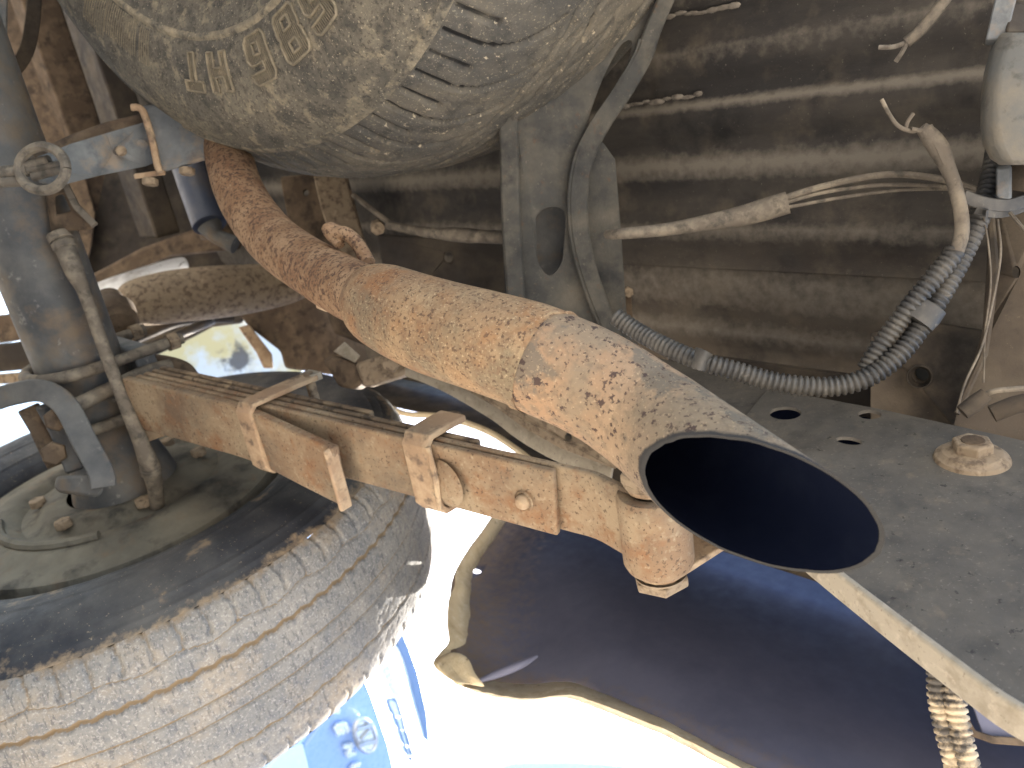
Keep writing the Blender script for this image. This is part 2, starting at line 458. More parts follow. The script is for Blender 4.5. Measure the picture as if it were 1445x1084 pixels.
m_seam = grime('seam_sealer', (0.19, 0.165, 0.135, 1), [((0.10, 0.085, 0.068, 1), 120, 0.45, 0.62, 0.8)], rough=0.92, spec=.15, bumps=((260, 0.6, 0.002),))

def W(R, F, U):
    """vehicle coordinates, U measured from the camera"""
    return Vector((R, F, U + CAM_H))

def lerp_tab(tab, x):
    for (x0, y0), (x1, y1) in zip(tab, tab[1:]):
        if (x0 <= x <= x1) or (x0 >= x >= x1):
            return y0 + (y1 - y0) * (x - x0) / (x1 - x0 if x1 != x0 else 1e-9)
    return tab[0][1] if abs(x - tab[0][0]) < abs(x - tab[-1][0]) else tab[-1][1]

# ------------------------------------------------------------------ ground
g = MB()
S = 400
idx = [g.add((-S, -S, 0)), g.add((S, -S, 0)), g.add((S, S, 0)), g.add((-S, S, 0))]
g.f.append(tuple(idx))
ground = g.build('ground', m_ground)
ground['kind'] = 'structure'
ground['label'] = 'pale concrete ground under the vehicle'

# ------------------------------------------------------------------ tray floor: pressed ribs running fore and aft
tray = thing('tray_floor', 'dusty black ribbed underside of the tray above the exhaust', 'tray floor', W(-0.2, 0.6, 0.67))
ZT = 0.74
# rib edges, the light they catch painted in by the last value, as seen at column x = 1050: (y, drop in metres, dust)
ribs = [(-400, 0, 0), (-380, .012, 1), (-330, .012, .3), (-300, 0, 0), (-230, 0, .1), (-212, .012, .9), (-150, .012, .2), (-130, 0, 0), (-60, 0, 0), (-48, .012, .9), (-5, .012, .3), (8, 0, 0),
        (40, 0, .1), (60, .010, .55), (90, .010, .2), (104, 0, 0), (128, 0, .15), (140, .013, 1.0), (152, .013, .25), (176, .013, .1), (188, 0, 0), (206, 0, .3), (228, .010, .95), (246, .011, .6),
        (262, 0, 0), (305, 0, .05), (322, .011, .7), (338, .011, .4), (352, .002, .1), (376, .002, .3), (379, .006, .2), (382, .002, .5), (396, .010, .6), (425, .010, .6), (446, 0, .15), (455, 0, .4), (468, .009, .7),
        (484, .009, .3), (498, -.002, 0), (512, .0, .3), (560, .008, .6), (640, .008, .5)]
prof = []
for y, drop, dust_light in ribs:
    prof.append((at(1050, y, U=ZT).x, drop * .5, dust_light))
prof = [(-1.1, 0, .1)] + [p for p in prof if p[0] < .44] + [(0.455, .004, .5)]
def floor_sheet(x0, x1, y0, y1, ny):
    g = MB()
    pr = [p for p in prof if x0 <= p[0] <= x1]
    xs = []
    for (a, b) in zip(pr, pr[1:]):
        k = max(1, int((b[0] - a[0]) / 0.012))
        for i in range(k):
            t = i / k
            s = t * t * (3 - 2 * t)
            xs.append((a[0] + (b[0] - a[0]) * t, a[1] + (b[1] - a[1]) * s, a[2] + (b[2] - a[2]) * t))
    xs.append(pr[-1])
    R = []
    for j in range(ny + 1):
        F = y0 + (y1 - y0) * j / ny
        row = []
        for x, dr, du in xs:
            z = ZT - dr + 0.002 * mnoise.noise(Vector((x * 9, F * 5, 3.1)))
            row.append(W(x, F, z))
        R.append(row)
    n = len(xs)
    ids = [[g.add(p, xs[i][2]) for i, p in enumerate(r)] for r in R]
    for a, b in zip(ids, ids[1:]):
        for i in range(n - 1):
            g.f.append((a[i], a[i + 1], b[i + 1], b[i]))
    return g
floor_sheet(-1.1, 0.6, -0.02, 1.15, 60).build('ribbed_sheet', m_floor, tray, sharp=80, solid=0.002)
floor_sheet(-1.1, 0.30, 1.15, 2.6, 20).build('ribbed_sheet', m_floor, tray, sharp=80, solid=0.002)
b = MB(); b.box(W(.530, .34, ZT + .002), RTV * .076, FWV * .36, UPV * .002); b.build('side_floor', m_floor_dusty, tray)
# seam sealer blobs on two ribs
for (xa, ya, xb, yb, n, sc) in ((868, 152, 985, 134, 9, 1.0), (945, 22, 1035, 10, 7, 1.0)):
    b = MB()
    for k in range(n):
        t = k / (n - 1)
        p = at(xa + (xb - xa) * t, ya + (yb - ya) * t + random.uniform(-2, 2), U=ZT - 0.009)
        L_ = random.uniform(.005, .012); w_ = random.uniform(.0018, .0034)
        prof_ = [(0.0005, -1), (.7, -.7), (1, 0), (.7, .7), (0.0005, 1)]
        c = p
        ringset = []
        for rr, h in prof_:
            ringset.append([c + FWV * h * L_ + (RTV * math.cos(a) * w_ + UPV * math.sin(a) * w_ * .7) * rr * random.uniform(.85, 1.15) for a in [2 * math.pi * q / 8 for q in range(8)]])
        b.rings(ringset)
    b.build('seam_sealer', m_seam, tray, sharp=180)
# cross sills under the front of the tray (run from side to side)
for (F, wd, z, th, mt) in ((1.36, .05, .60, .06, m_brown), (1.62, .09, .60, .05, m_dark), (1.86, .07, .59, .07, m_brown), (2.08, .06, .59, .06, m_dark), (2.3, .08, .56, .09, m_brown)):
    b = MB(); b.box(W(-.42, F, z + th / 2), RTV * .6, FWV * wd / 2, UPV * th / 2)
    b.build('cross_sill', mt, tray, bevel=.004)

# ------------------------------------------------------------------ rear sill of the tray at the right edge
sill = thing('rear_sill', 'dusty brown rear cross sill of the tray beside the conduit', 'sill', at(1400, 560, U=.5))
n_view = -ray(1400, 400).normalized()
b = MB()
outer = [P(1396, 236, .60), P(1500, 228, .57), P(1500, 720, .55), P(1335, 650, .575), P(1352, 575, .58), P(1368, 530, .58), P(1386, 470, .585), P(1392, 380, .59)]
hole = [P(1434 + 6 * math.cos(a), 384 + 9 * math.sin(a), .575) for a in [2 * math.pi * k / 14 for k in range(14)]]
b.prism(outer, -n_view, .03, [hole])
b.build('web', m_floor_dusty, sill, bevel=.003)
b = MB()
b.tube([P(1397, 300, .585), P(1402, 380, .58), P(1396, 440, .575), P(1388, 500, .57), P(1350, 584, .565)], [.003, .004, .0035, .003, .002], n=8)
b.build('flange_edge', m_floor_dusty, sill)
b = MB()
hole = [P(1300 + 11 * math.cos(a), 528 + 12 * math.sin(a), .63) for a in [2 * math.pi * k / 18 for k in range(18)]]
b.prism([P(1228, 470, .65), P(1300, 452, .645), P(1400, 470, .63), P(1420, 690, .60), P(1228, 640, .62)], -n_view, .02, [hole])
b.build('corner_plate', m_floor_dusty, sill, bevel=.002)
b = MB(); b.lathe([(.0062, 0), (.0085, 0.001), (.0095, .006), (.0088, .012)], P(1299, 530, .622), n_view, n=20)
b.build('drain_collar', m_floor_dusty, sill, solid=.001)
b = MB(); b.prism([P(1245, 480, .68), P(1350, 480, .68), P(1350, 590, .68), P(1245, 590, .68)], -n_view, .004)
b.build('backing', m_dark, sill)

# ------------------------------------------------------------------ pale block at the right edge
blk = thing('tow_bracket', 'pale rounded bracket block cut off by the right edge of the picture', 'bracket', P(1440, 230, .5))
b = MB()
vd = ray(1420, 140).normalized()
rows = []
for (dx, dz) in ((1407, .0), (1396, .0), (1388, .0), (1384, 0), (1383, 0), (1387, 0), (1397, 0), (1410, 0)):
    rows.append(dx)
ys = [46, 75, 105, 140, 178, 205, 224, 233]
sec = []
for xl, y in zip(rows, ys):
    ring_ = []
    for (ox, dd) in ((0, .505), (6, .492), (22, .484), (60, .480), (130, .478), (130, .54), (10, .54), (0, .52)):
        ring_.append(P(xl + ox, y, dd))
    sec.append(ring_)
b.rings(sec)
b.build('block', m_block, blk, bevel=.0035, segs=3, sharp=60)
b = MB(); b.bar([P(1405, 60, .50), P(1414, 20, .50), P(1424, -20, .50)], .012, .008, vd); b.build('stay', m_galv, blk, bevel=.001)
b = MB(); b.prism([P(1418, 48, .49), P(1425, 4, .50), P(1500, 0, .50), P(1500, 44, .49)], vd, .02); b.build('upper_plate', m_dark, blk, bevel=.002)
b = MB(); b.prism([P(1405, 232, .53), P(1428, 232, .53), P(1428, 290, .53), P(1405, 282, .53)], vd, .02); b.build('lower_tab', m_galv, blk, bevel=.003)
b = MB(); b.tube([P(1445, 246, .55), P(1438, 262, .55), P(1432, 282, .55)], .018, n=16); b.build('rubber_boot', m_floor_dusty, blk)

# ------------------------------------------------------------------ spare tyre
SPC = W(-0.305, 0.663, 0.387)
SPN = Vector((-0.019, 0.138, 1)).normalized()
sp_u = (FWV - SPN * FWV.dot(SPN)).normalized()
sp_w = SPN.cross(sp_u)
SIDE = [(.185, .012), (.195, -.004), (.205, -.016), (.218, -.024), (.231, -.0295), (.25, -.034), (.275, -.0345), (.295, -.030), (.312, -.021), (.325, -.010), (.331, -.003), (.333, .0005)]
TRD = [(.333, .0005), (.3375, .006), (.346, .018), (.356, .034), (.3665, .055), (.3745, .08), (.3805, .11), (.385, .145), (.387, .185), (.385, .225), (.374, .26), (.345, .295)]
SIDE_D = cr(SIDE, 5)
TRD_D = resample([(r, h, 0) for r, h in cr(TRD, 6)], 0.0016)
def side_h(r):
    return lerp_tab(SIDE_D, r)
def SP(r, ph, off=0.0):
    d = sp_u * math.cos(ph) + sp_w * math.sin(ph)
    return SPC + d * r + SPN * (side_h(r) - off)
def sp_polar(x, y):
    h = -.03
    for _ in range(6):
        rr = ray(x, y)
        o = SPC + SPN * h
        t = (o - CAMPOS).dot(SPN) / rr.dot(SPN)
        q = CAMPOS + rr * t - o
        r = q.length
        h = side_h(max(.19, min(.333, r)))
    return r, math.atan2(q.dot(sp_w), q.dot(sp_u))

def tyre_part(c, ax, u, w, prof, fn, n):
    """prof: list of (r, h); fn(theta, k, r, h) -> depth, mask"""
    g = MB()
    m = len(prof)
    nr = []
    for k in range(m):
        a = prof[max(0, k - 1)]; b_ = prof[min(m - 1, k + 1)]
        t = Vector((b_[0] - a[0], b_[1] - a[1])).normalized()
        nr.append((t.y, -t.x))
    for i in range(n):
        th = 2 * math.pi * i / n
        d = u * math.cos(th) + w * math.sin(th)
        for k, (r, h) in enumerate(prof):
            dep, ms = fn(th, k, r, h)
            rr = r - dep * nr[k][0]; hh = h - dep * nr[k][1]
            g.add(c + d * rr + ax * hh, ms)
    for i in range(n):
        j = (i + 1) % n
        for k in range(m - 1):
            g.f.append((i * m + k, i * m + k + 1, j * m + k + 1, j * m + k))
    return g

spare = thing('spare_wheel', 'muddy spare tyre slung flat under the tray above the exhaust', 'tyre', SPC - SPN * .04)
def spare_side(th, k, r, h):
    dep = 0.0; ms = 0.12
    if abs(r - .231) < .0035: dep = -.0022 * (1 - ((r - .231) / .0035) ** 2); ms = .62
    if abs(r - .3315) < .003: dep = -.002; ms = .55
    if abs(r - .305) < .0012: dep = .0006
    if r < .228: ms = -.08
    dep += .0005 * mnoise.noise(Vector((math.cos(th) * 9, math.sin(th) * 9, r * 30)))
    return dep, ms
prof_side = [(p[0], p[1]) for p in resample([(r, h, 0) for r, h in SIDE_D], 0.0016)]
sidewall = tyre_part(SPC, SPN, sp_u, sp_w, prof_side, spare_side, 420).build('sidewall', m_spare, spare, sharp=180)
def tri(x):
    x = x - math.floor(x)
    return 4 * abs(x - .5) - 1
def gv(d, w, depth):
    """soft groove of half width w at distance d"""
    return depth * max(0.0, min(1.0, (w - abs(d)) / (w * .45)))
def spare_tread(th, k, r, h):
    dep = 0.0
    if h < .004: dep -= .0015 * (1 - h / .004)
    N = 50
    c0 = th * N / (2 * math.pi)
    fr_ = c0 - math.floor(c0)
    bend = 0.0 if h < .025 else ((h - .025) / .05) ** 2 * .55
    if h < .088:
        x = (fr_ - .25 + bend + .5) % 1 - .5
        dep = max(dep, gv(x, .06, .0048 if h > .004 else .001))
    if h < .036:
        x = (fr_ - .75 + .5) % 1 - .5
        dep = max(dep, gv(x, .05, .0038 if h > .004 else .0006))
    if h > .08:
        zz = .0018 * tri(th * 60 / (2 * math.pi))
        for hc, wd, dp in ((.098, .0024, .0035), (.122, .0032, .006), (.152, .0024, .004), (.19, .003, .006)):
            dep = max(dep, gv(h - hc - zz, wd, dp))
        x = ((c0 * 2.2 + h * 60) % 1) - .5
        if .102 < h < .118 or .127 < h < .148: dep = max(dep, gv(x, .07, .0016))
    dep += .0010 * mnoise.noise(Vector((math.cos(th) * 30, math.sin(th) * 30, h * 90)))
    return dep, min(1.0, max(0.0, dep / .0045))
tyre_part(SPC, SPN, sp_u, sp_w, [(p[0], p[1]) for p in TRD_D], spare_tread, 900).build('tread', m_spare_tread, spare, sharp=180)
b = MB()
b.lathe([(.345, .295), (.31, .302), (.25, .30), (.2, .27), (.185, .19), (.185, .1), (.06, .08), (.0, .08)], SPC, SPN, n=48)
b.build('inner_side', m_dark, spare)
b = MB()
b.lathe([(.188, .010), (.183, .006), (.178, .012), (.172, .03), (.168, .09), (.10, .08), (.04, .06), (.001, .06)], SPC, SPN, n=48)
b.build('rim', m_brown, spare)
# raised lettering on the sidewall: outlines with hatching inside
def rrect(x0, y0, x1, y1, c, k=3):
    pts = []
    for (cx_, cy_, a0) in ((x1 - c, y1 - c, 0), (x0 + c, y1 - c, 90), (x0 + c, y0 + c, 180), (x1 - c, y0 + c, 270)):
        for q in range(k + 1):
            a = math.radians(a0 + 90 * q / k)
            pts.append((cx_ + c * math.cos(a), cy_ + c * math.sin(a)))
    return pts
GL = {
    'T': [[(.0, 1), (0, .74), (.34, .74), (.34, 0), (.66, 0), (.66, .74), (1, .74), (1, 1)]],
    'H': [[(0, 0), (.30, 0), (.30, .38), (.70, .38), (.70, 0), (1, 0), (1, 1), (.70, 1), (.70, .62), (.30, .62), (.30, 1), (0, 1)]],
    '8': [[(.12, 0), (.88, 0), (1, .1), (1, .44), (.93, .5), (1, .56), (1, .9), (.88, 1), (.12, 1), (0, .9), (0, .56), (.07, .5), (0, .44), (0, .1)],
          [(.34, .16), (.66, .16), (.66, .38), (.34, .38)], [(.34, .62), (.66, .62), (.66, .84), (.34, .84)]],
    '6': [[(.14, 0), (.86, 0), (1, .12), (1, .48), (.88, .60), (.36, .60), (.36, .76), (1, .76), (.98, .92), (.86, 1), (.14, 1), (0, .88), (0, .12)],
          [(.36, .18), (.64, .18), (.64, .42), (.36, .42)]],
}
def letter(ch, px, py, width, r0, r1, part):
    _, ph0 = sp_polar(px, py)
    _, pha = sp_polar(px + 10, py)
    # letters read towards the image left, with their tops at the outer edge
    s = 1 if pha < ph0 else -1
    rm = (r0 + r1) / 2
    g = MB()
    def m(x, y, off):
        r = r0 + (r1 - r0) * y
        return SP(r, ph0 + s * (x - .5) * width / rm, off)
    for loop in GL[ch]:
        dense = []
        k = len(loop)
        for i in range(k):
            a, b_ = loop[i], loop[(i + 1) % k]
            for q in range(4):
                dense.append((a[0] + (b_[0] - a[0]) * q / 4, a[1] + (b_[1] - a[1]) * q / 4))
        dense.append(dense[0])
        g.tube([m(x, y, .0010) for x, y in dense], .0013, n=6, att=[.45] * len(dense))
    nh = int(width / .0021)
    for i in range(1, nh):
        x = i / nh
        ysx = []
        for loop in GL[ch]:
            k = len(loop)
            for q in range(k):
                (xa, ya), (xb, yb) = loop[q], loop[(q + 1) % k]
                if (xa - x) * (xb - x) < 0:
                    ysx.append(ya + (yb - ya) * (x - xa) / (xb - xa))
        ysx.sort()
        for ya, yb in zip(ysx[::2], ysx[1::2]):
            if yb - ya < .04: continue
            g.tube([m(x, ya + (yb - ya) * q / 3, .0008) for q in range(4)], .0005, n=4, att=[.2] * 4)
    g.build('raised_letter', m_letter, sidewall, sharp=60)
rT0, rT1 = sp_polar(272, 74)[0], sp_polar(274, 128)[0]
letter('T', 273, 102, .024, rT0, rT1, None)
letter('H', 309, 99, .027, rT0, rT1, None)
rd0, rd1 = sp_polar(362, 44)[0], sp_polar(374, 118)[0]
letter('6', 366, 82, .030, rd0, rd1, None)
letter('8', 410, 48, .030, rd0, rd1, None)
letter('6', 448, 8, .030, rd0, rd1, None)
# serrated bands beside the bead ring
g = MB()
for (px, py, k0, k1, ra, rb) in ((168, 30, -16, 14, .236, .268), (200, 60, -5, 5, .238, .27), (135, 0, -10, 10, .24, .275)):
    _, ph = sp_polar(px, py)
    for k in range(k0 // 2, k1 // 2):
        pts = [SP(ra + (rb - ra) * q / 4, ph + k * .0125, .0003) for q in range(5)]
        g.tube(pts, .0005, n=4, att=[.25] * 5)
g.build('serration', m_letter, sidewall, sharp=60)

# ------------------------------------------------------------------ road wheel
WC = W(0.388, 0.976, 0.235)
WA = Vector((1, 0.0, .03)).normalized()
wu = (UPV - WA * UPV.dot(WA)).normalized()
ww = WA.cross(wu)
wheel = thing('road_wheel', 'dusty rear road wheel with worn ribbed tread at lower left', 'wheel', W(.48, .976, -CAM_H))
WTR = [(.340, 0), (.346, .006), (.3515, .016), (.3545, .03), (.357, .06), (.358, .1), (.357, .14), (.3545, .17), (.350, .186), (.34, .2)]
WSD = [(.203, .014), (.208, .006), (.218, -.002), (.235, -.010), (.258, -.0165), (.285, -.019), (.305, -.0165), (.322, -.010), (.334, -.003), (.340, 0)]
def wheel_tread(th, k, r, h):
    x = h / .2
    dep = 0.0; ms = 0.0
    tt = th / (2 * math.pi)
    a = gv(x - .27 - .008 * tri(tt * 110), .015, .0042)
    b_ = gv(x - .44, .0085, .003)
    c = gv(x - .55, .0085, .003)
    d = gv(x - .74 - .007 * tri(tt * 72), .0085, .003)
    e = gv(x - .145 - .018 * tri(tt * 36), .006, .0022)
    dep = max(a, b_, c, d, e)
    ms = min(1, dep / .0028)
    f1 = (tt * 88) % 1 - .5
    if x < .13:
        s = gv(f1 + .12 * math.sin(x * 22), .075, .0035); dep = max(dep, s); ms = max(ms, s / .006)
    if x > .86:
        s = gv(f1 + .2 * math.sin(x * 15), .06, .003); dep = max(dep, s); ms = max(ms, s / .005)
    if x < .12:
        ms = max(ms, .62 * (1 - x / .12) + .12 * mnoise.noise(Vector((math.cos(th) * 9, math.sin(th) * 9, x * 10))))
    f2 = (tt * 300 + .6 * tri(x * 14)) % 1 - .5
    if .3 < x < .86 and (int(x * 40) % 3) != 0: dep = max(dep, gv(f2, .1, .0008))
    dep += .0008 * mnoise.noise(Vector((math.cos(th) * 20, math.sin(th) * 20, h * 60)))
    return dep, ms
wt = [(p[0], p[1]) for p in resample([(r, h, 0) for r, h in cr(WTR, 6)], 0.0017)]
tyre_part(WC, WA, wu, ww, wt, wheel_tread, 1000).build('tread', m_tread, wheel, sharp=180)
def wheel_side(th, k, r, h):
    dep = 0.0; ms = 0.0
    for rc in (.232, .262, .318, .330):
        dep -= gv(r - rc, .0022, .0012)
    if r > .312: ms = .55 * (r - .312) / .028
    dep += .0008 * mnoise.noise(Vector((math.cos(th) * 8, math.sin(th) * 8, r * 40)))
    return dep, ms
wsd = [(p[0], p[1]) for p in resample([(r, h, 0) for r, h in cr(WSD, 6)], 0.0022)]
tyre_part(WC, WA, wu, ww, wsd, wheel_side, 400).build('sidewall', m_tyre, wheel, sharp=180)
b = MB(); b.lathe([(.34, .2), (.325, .212), (.28, .218), (.23, .212), (.205, .19)], WC, WA, n=96); b.build('outer_sidewall', m_tyre, wheel)
b = MB(); b.lathe([(.206, .012), (.215, .000), (.217, .004), (.211, .010), (.202, .016), (.194, .03), (.186, .06), (.184, .15), (.12, .16), (.05, .17), (.001, .17)], WC, WA, n=96)
b.build('rim', m_dark, wheel)

# ------------------------------------------------------------------ rear axle
AX_F, AX_U = 0.966, 0.238
axle = thing('rear_axle', 'grey rear axle tube running up the left edge to the wheel', 'axle', W(.1, AX_F, AX_U - .05))
b = MB()
pts = [W(-.9, AX_F, AX_U), W(-.5, AX_F, AX_U), W(.0, AX_F, AX_U), W(.30, AX_F, AX_U), W(.33, AX_F, AX_U), W(.36, AX_F, AX_U), W(.385, AX_F, AX_U)]
b.tube(pts, [.052, .049, .047, .046, .047, .056, .062], n=40)
b.build('tube', m_axle, axle)
b = MB()
BC = W(.385, .976, .235)
b.lathe([(.062, -.004), (.085, -.006), (.10, .004), (.115, .006), (.125, -.002), (.15, -.002), (.158, .003), (.178, .006), (.190, .009), (.192, .014), (.192, .03)], BC, WA, n=72)
bp_ = b.build('backing_plate', m_backplate, axle)
b = MB()
for a in (20, 95, 150, 210, 275, 330):
    d = wu * math.cos(math.radians(a)) + ww * math.sin(math.radians(a))
    b2 = MB(); b2.hexa(BC + d * .095 - WA * .002, -WA, .010, .009); b2.build('bolt', m_bolt, axle, bevel=.001)
b = MB()
b.tube([BC + (wu * math.cos(a) + ww * math.sin(a)) * .135 - WA * .004 for a in [math.radians(120 + 10 * k) for k in range(9)]], .006, n=8)
b.build('pressed_rib', m_backplate, axle)
# wheel cylinder block and handbrake lever
b = MB(); b.box(P(262, 700, .95), ray(262, 700).normalized() * .02, RTV * .012, (UPV + FWV * .5).normalized() * .018)
b.build('cylinder_boss', m_brown, axle, bevel=.004)
b = MB(); b.tube([P(272, 706, .93), P(285, 715, .93), P(270, 725, .94), P(240, 760, .94)], .006, n=8); b.build('brake_pipe', m_brown, axle)
b = MB(); b.bar([P(125, 690, .90), P(135, 725, .92), P(145, 755, .93)], .022, .006, -ray(135, 720).normalized()); b.build('lever', m_brown, axle, bevel=.001)
b = MB(); b.bar([P(128, 766, .93), P(160, 778, .93), P(205, 783, .93)], .016, .008, -ray(160, 770).normalized()); b.build('lever_arm', m_clip, axle, bevel=.001)

# U-bolts round the axle that hold the spring
for k, rr in enumerate((.222, .288)):
    ub = thing('u_bolt', ('inboard' if k == 0 else 'outboard, lower') + ' dusty U-bolt clamping the leaf spring to the axle', 'u-bolt', W(rr, AX_F, AX_U - .055), 'u-bolts round the axle')
    b = MB()
    pts = [W(rr, AX_F + .056, AX_U + .10)] + [W(rr, AX_F + .056 * math.cos(a), AX_U - .056 * math.sin(a)) for a in [math.pi * q / 16 for q in range(17)]] + [W(rr, AX_F - .056, AX_U + .10)]
    b.tube(pts, .0068, n=10)
    b.build('bolt', m_dustcable, ub)
    for s in (1, -1):
        b = MB(); b.hexa(W(rr, AX_F + .056 * s, AX_U + .082), UPV, .011, .012); b.build('nut', m_bolt, ub)
pad = thing('spring_mount', 'cast spring seat with a square hole between axle and leaf spring', 'spring seat', W(.26, AX_F, AX_U + .03))
b = MB()
pc = P(203, 575, .868)
nv = -ray(203, 575).normalized()
def quad_hole(cx_, cy_, hw, hh, d, c, rot=0.0):
    return [P(cx_ + x * math.cos(rot) - y * math.sin(rot), cy_ + x * math.sin(rot) + y * math.cos(rot), d) for x, y in rrect(-hw, -hh, hw, hh, c)]
b.prism(quad_hole(203, 578, 22, 45, .865, 9, -.35), -nv, .035, [quad_hole(194, 563, 7, 9, .865, 2, -.35), quad_hole(213, 600, 5, 7, .865, 2, -.35)])
b.build('casting', m_clip, pad, bevel=.003)
b = MB(); b.box(W(.262, AX_F, AX_U + .052), RTV * .045, FWV * .06, UPV * .012); b.build('pad', m_axle, pad, bevel=.003)

# bent flat-bar bracket at the left edge
bb = thing('shock_mount', 'bent grey flat bar bracket below the axle at the left edge', 'bracket', P(90, 690, .80))
b = MB()
path = [P(x, y, d) for x, y, d in cr([(-25, 570, .84), (20, 556, .83), (60, 552, .82), (92, 572, .81), (118, 620, .80), (142, 665, .79), (146, 688, .79)], 6)]
b.bar(path, .024, .007, [(-ray(90, 600)).normalized()] * len(path))
b.build('strap', m_axle, bb, bevel=.0015)
b = MB(); b.prism([P(80, 672, .80), P(144, 668, .79), P(146, 694, .79), P(138, 702, .79), P(84, 696, .80), P(76, 688, .80)], ray(110, 685), .012); b.build('foot', m_axle, bb, bevel=.003)
b = MB(); b.bar([P(40, 575, .84), P(58, 605, .84), P(82, 655, .83)], .022, .010, -ray(60, 610).normalized()); b.build('web', m_brown, bb, bevel=.002)
b = MB(); b.bar([P(62, 570, .835), P(84, 610, .83), P(106, 665, .82)], .018, .006, -ray(84, 610).normalized()); b.build('inner_web', m_axle, bb, bevel=.002)
for (x, y) in ((80, 592), (76, 640)):
    b = MB(); b.hexa(P(x, y, .82), -ray(x, y), .013, .014); b.build('nut', m_brown, bb, bevel=.001)

# handbrake cable
cab = thing('brake_cable', 'dusty handbrake cable hanging from bracket to the wheel backing plate', 'cable', P(215, 785, .93))
b = MB()
pp = cr([(82, 330, .80, .008), (92, 350, .80, .0105), (106, 385, .80, .0095), (120, 415, .81, .007), (150, 500, .82, .0068), (180, 580, .83, .0072), (198, 622, .84, .0085), (210, 655, .85, .0105), (219, 690, .87, .0085), (222, 735, .90, .0082), (219, 765, .915, .010), (212, 790, .93, .009)], 8)
b.tube([P(x, y, d) for x, y, d, r in pp], [r for x, y, d, r in pp], n=12)
sheath = b.build('sheath', m_dustcable, cab)
for (x, y, d, r) in ((84, 334, .80, .0125), (90, 348, .80, .012), (214, 664, .853, .0115), (219, 768, .917, .0115)):
    b = MB(); i = min(range(len(pp)), key=lambda q: abs(pp[q][1] - y))
    p0, p1 = P(*pp[i][:3]), P(*pp[min(i + 1, len(pp) - 1)][:3])
    t = (p1 - p0).normalized() if (p1 - p0).length > 1e-6 else UPV
    b.tube([p0 - t * .004, p0 + t * .004], r, n=12); b.build('collar', m_dustcable, sheath, bevel=.001)

# cable guide bracket
gb = thing('cable_bracket', 'triangular dusty cable guide bracket above the brake cable', 'bracket', P(100, 320, .80))
b = MB()
b.prism([P(62, 265, .79), P(92, 258, .79), P(110, 300, .79), P(134, 315, .79), P(130, 324, .79), P(72, 328, .80)], ray(95, 300), .010,
        [[P(78, 276, .79), P(90, 274, .79), P(100, 298, .79), P(80, 303, .79)]])
b.build('plate', m_brown, gb, bevel=.002)
b = MB(); b.bar([P(93, 262, .78), P(108, 292, .78), P(134, 318, .78)], .007, .006, -ray(110, 290).normalized()); b.build('flange', m_dustcable, gb, bevel=.001)

# ------------------------------------------------------------------ arm with ring, and its saddle
arm = thing('carrier_bracket', 'blue grey tapered carrier arm with wire ring left of the spare tyre', 'arm', P(140, 240, 0.795))
nv = -ray(140, 210).normalized()
face = [P(52, 222, 0.735), P(100, 203, 0.750), P(150, 188, 0.770), P(205, 172, 0.790), P(222, 190, 0.788), P(222, 228, 0.788), P(205, 235, 0.790), P(140, 248, 0.766), P(85, 262, 0.745), P(55, 258, 0.735)]
b = MB(); b.prism(face, -nv, .012, [[P(168 + 9 * math.cos(a), 213 + 7 * math.sin(a), 0.777) for a in [2 * math.pi * k / 14 for k in range(14)]],
                                     [P(80 + q[0], 241 + q[1], 0.743) for q in rrect(-14, -5, 14, 5, 4)]])
b.build('face', m_galv, arm, bevel=.002)
b = MB(); b.prism([P(44, 216, 0.745), P(100, 190, 0.762), P(150, 172, 0.782), P(200, 160, 0.800), P(206, 174, 0.797), P(150, 190, 0.779), P(100, 205, 0.759), P(52, 226, 0.745)], -nv, .045)
b.build('upper_side', m_brown, arm, bevel=.002)
b = MB(); b.hexa(P(171, 213, 0.777), nv, .0052, .008, n=12); b.build('pin', m_bolt, arm, bevel=.001)
b = MB(); b.hexa(P(201, 205, 0.790), nv, .006, .003, n=12); b.build('rivet', m_galv, arm, bevel=.0005)
b = MB(); pts = [P(60 + 33 * math.cos(a), 238 + 31 * math.sin(a), 0.705 - .01 * math.cos(a)) for a in [2 * math.pi * k / 40 for k in range(41)]]
b.tube(pts, .0047, n=8); b.build('wire_ring', m_dustcable, arm)
for (x0, y0, x1, y1, r) in ((40, 240, 88, 232, .004), (46, 250, 90, 238, .004), (30, 236, 70, 226, .005), (-20, 246, 40, 240, .006), (-20, 258, 30, 256, .005)):
    b = MB(); b.tube([P(x0, y0, 0.718), P(x1, y1, 0.718)], r, n=10); b.build('pin', m_dustcable, arm)
sad = thing('carrier_saddle', 'blue grey folded saddle half hidden behind the spare tyre', 'bracket', P(260, 240, 0.795))
nv2 = -ray(255, 200).normalized()
b = MB(); b.prism([P(197, 150, 0.775), P(330, 130, 0.775), P(330, 215, 0.775), P(232, 243, 0.775), P(222, 238, 0.775), P(213, 190, 0.775)], -nv2, .05); b.build('channel', m_galv, sad, bevel=.005, segs=3)
pth = [P(x, y, 0.767) for x, y in cr([(186, 152), (195, 152), (203, 160), (214, 195), (222, 232), (226, 243)], 6)]
b = MB(); b.tube(pth, .0035, n=8); b.build('rolled_edge', m_clip, sad)
b = MB(); b.prism([P(188, 246, 0.775), P(232, 240, 0.775), P(234, 247, 0.775), P(190, 253, 0.775)], -nv2, .02); b.build('tab', m_clip, sad, bevel=.001)
for (x, y) in ((212, 252), (264, 237)):
    b = MB(); b.hexa(P(x, y, 0.780), (P(x, y + 10, 0.780) - P(x, y, 0.780)), .008, .007); b.build('bolt', m_bolt, sad, bevel=.001)

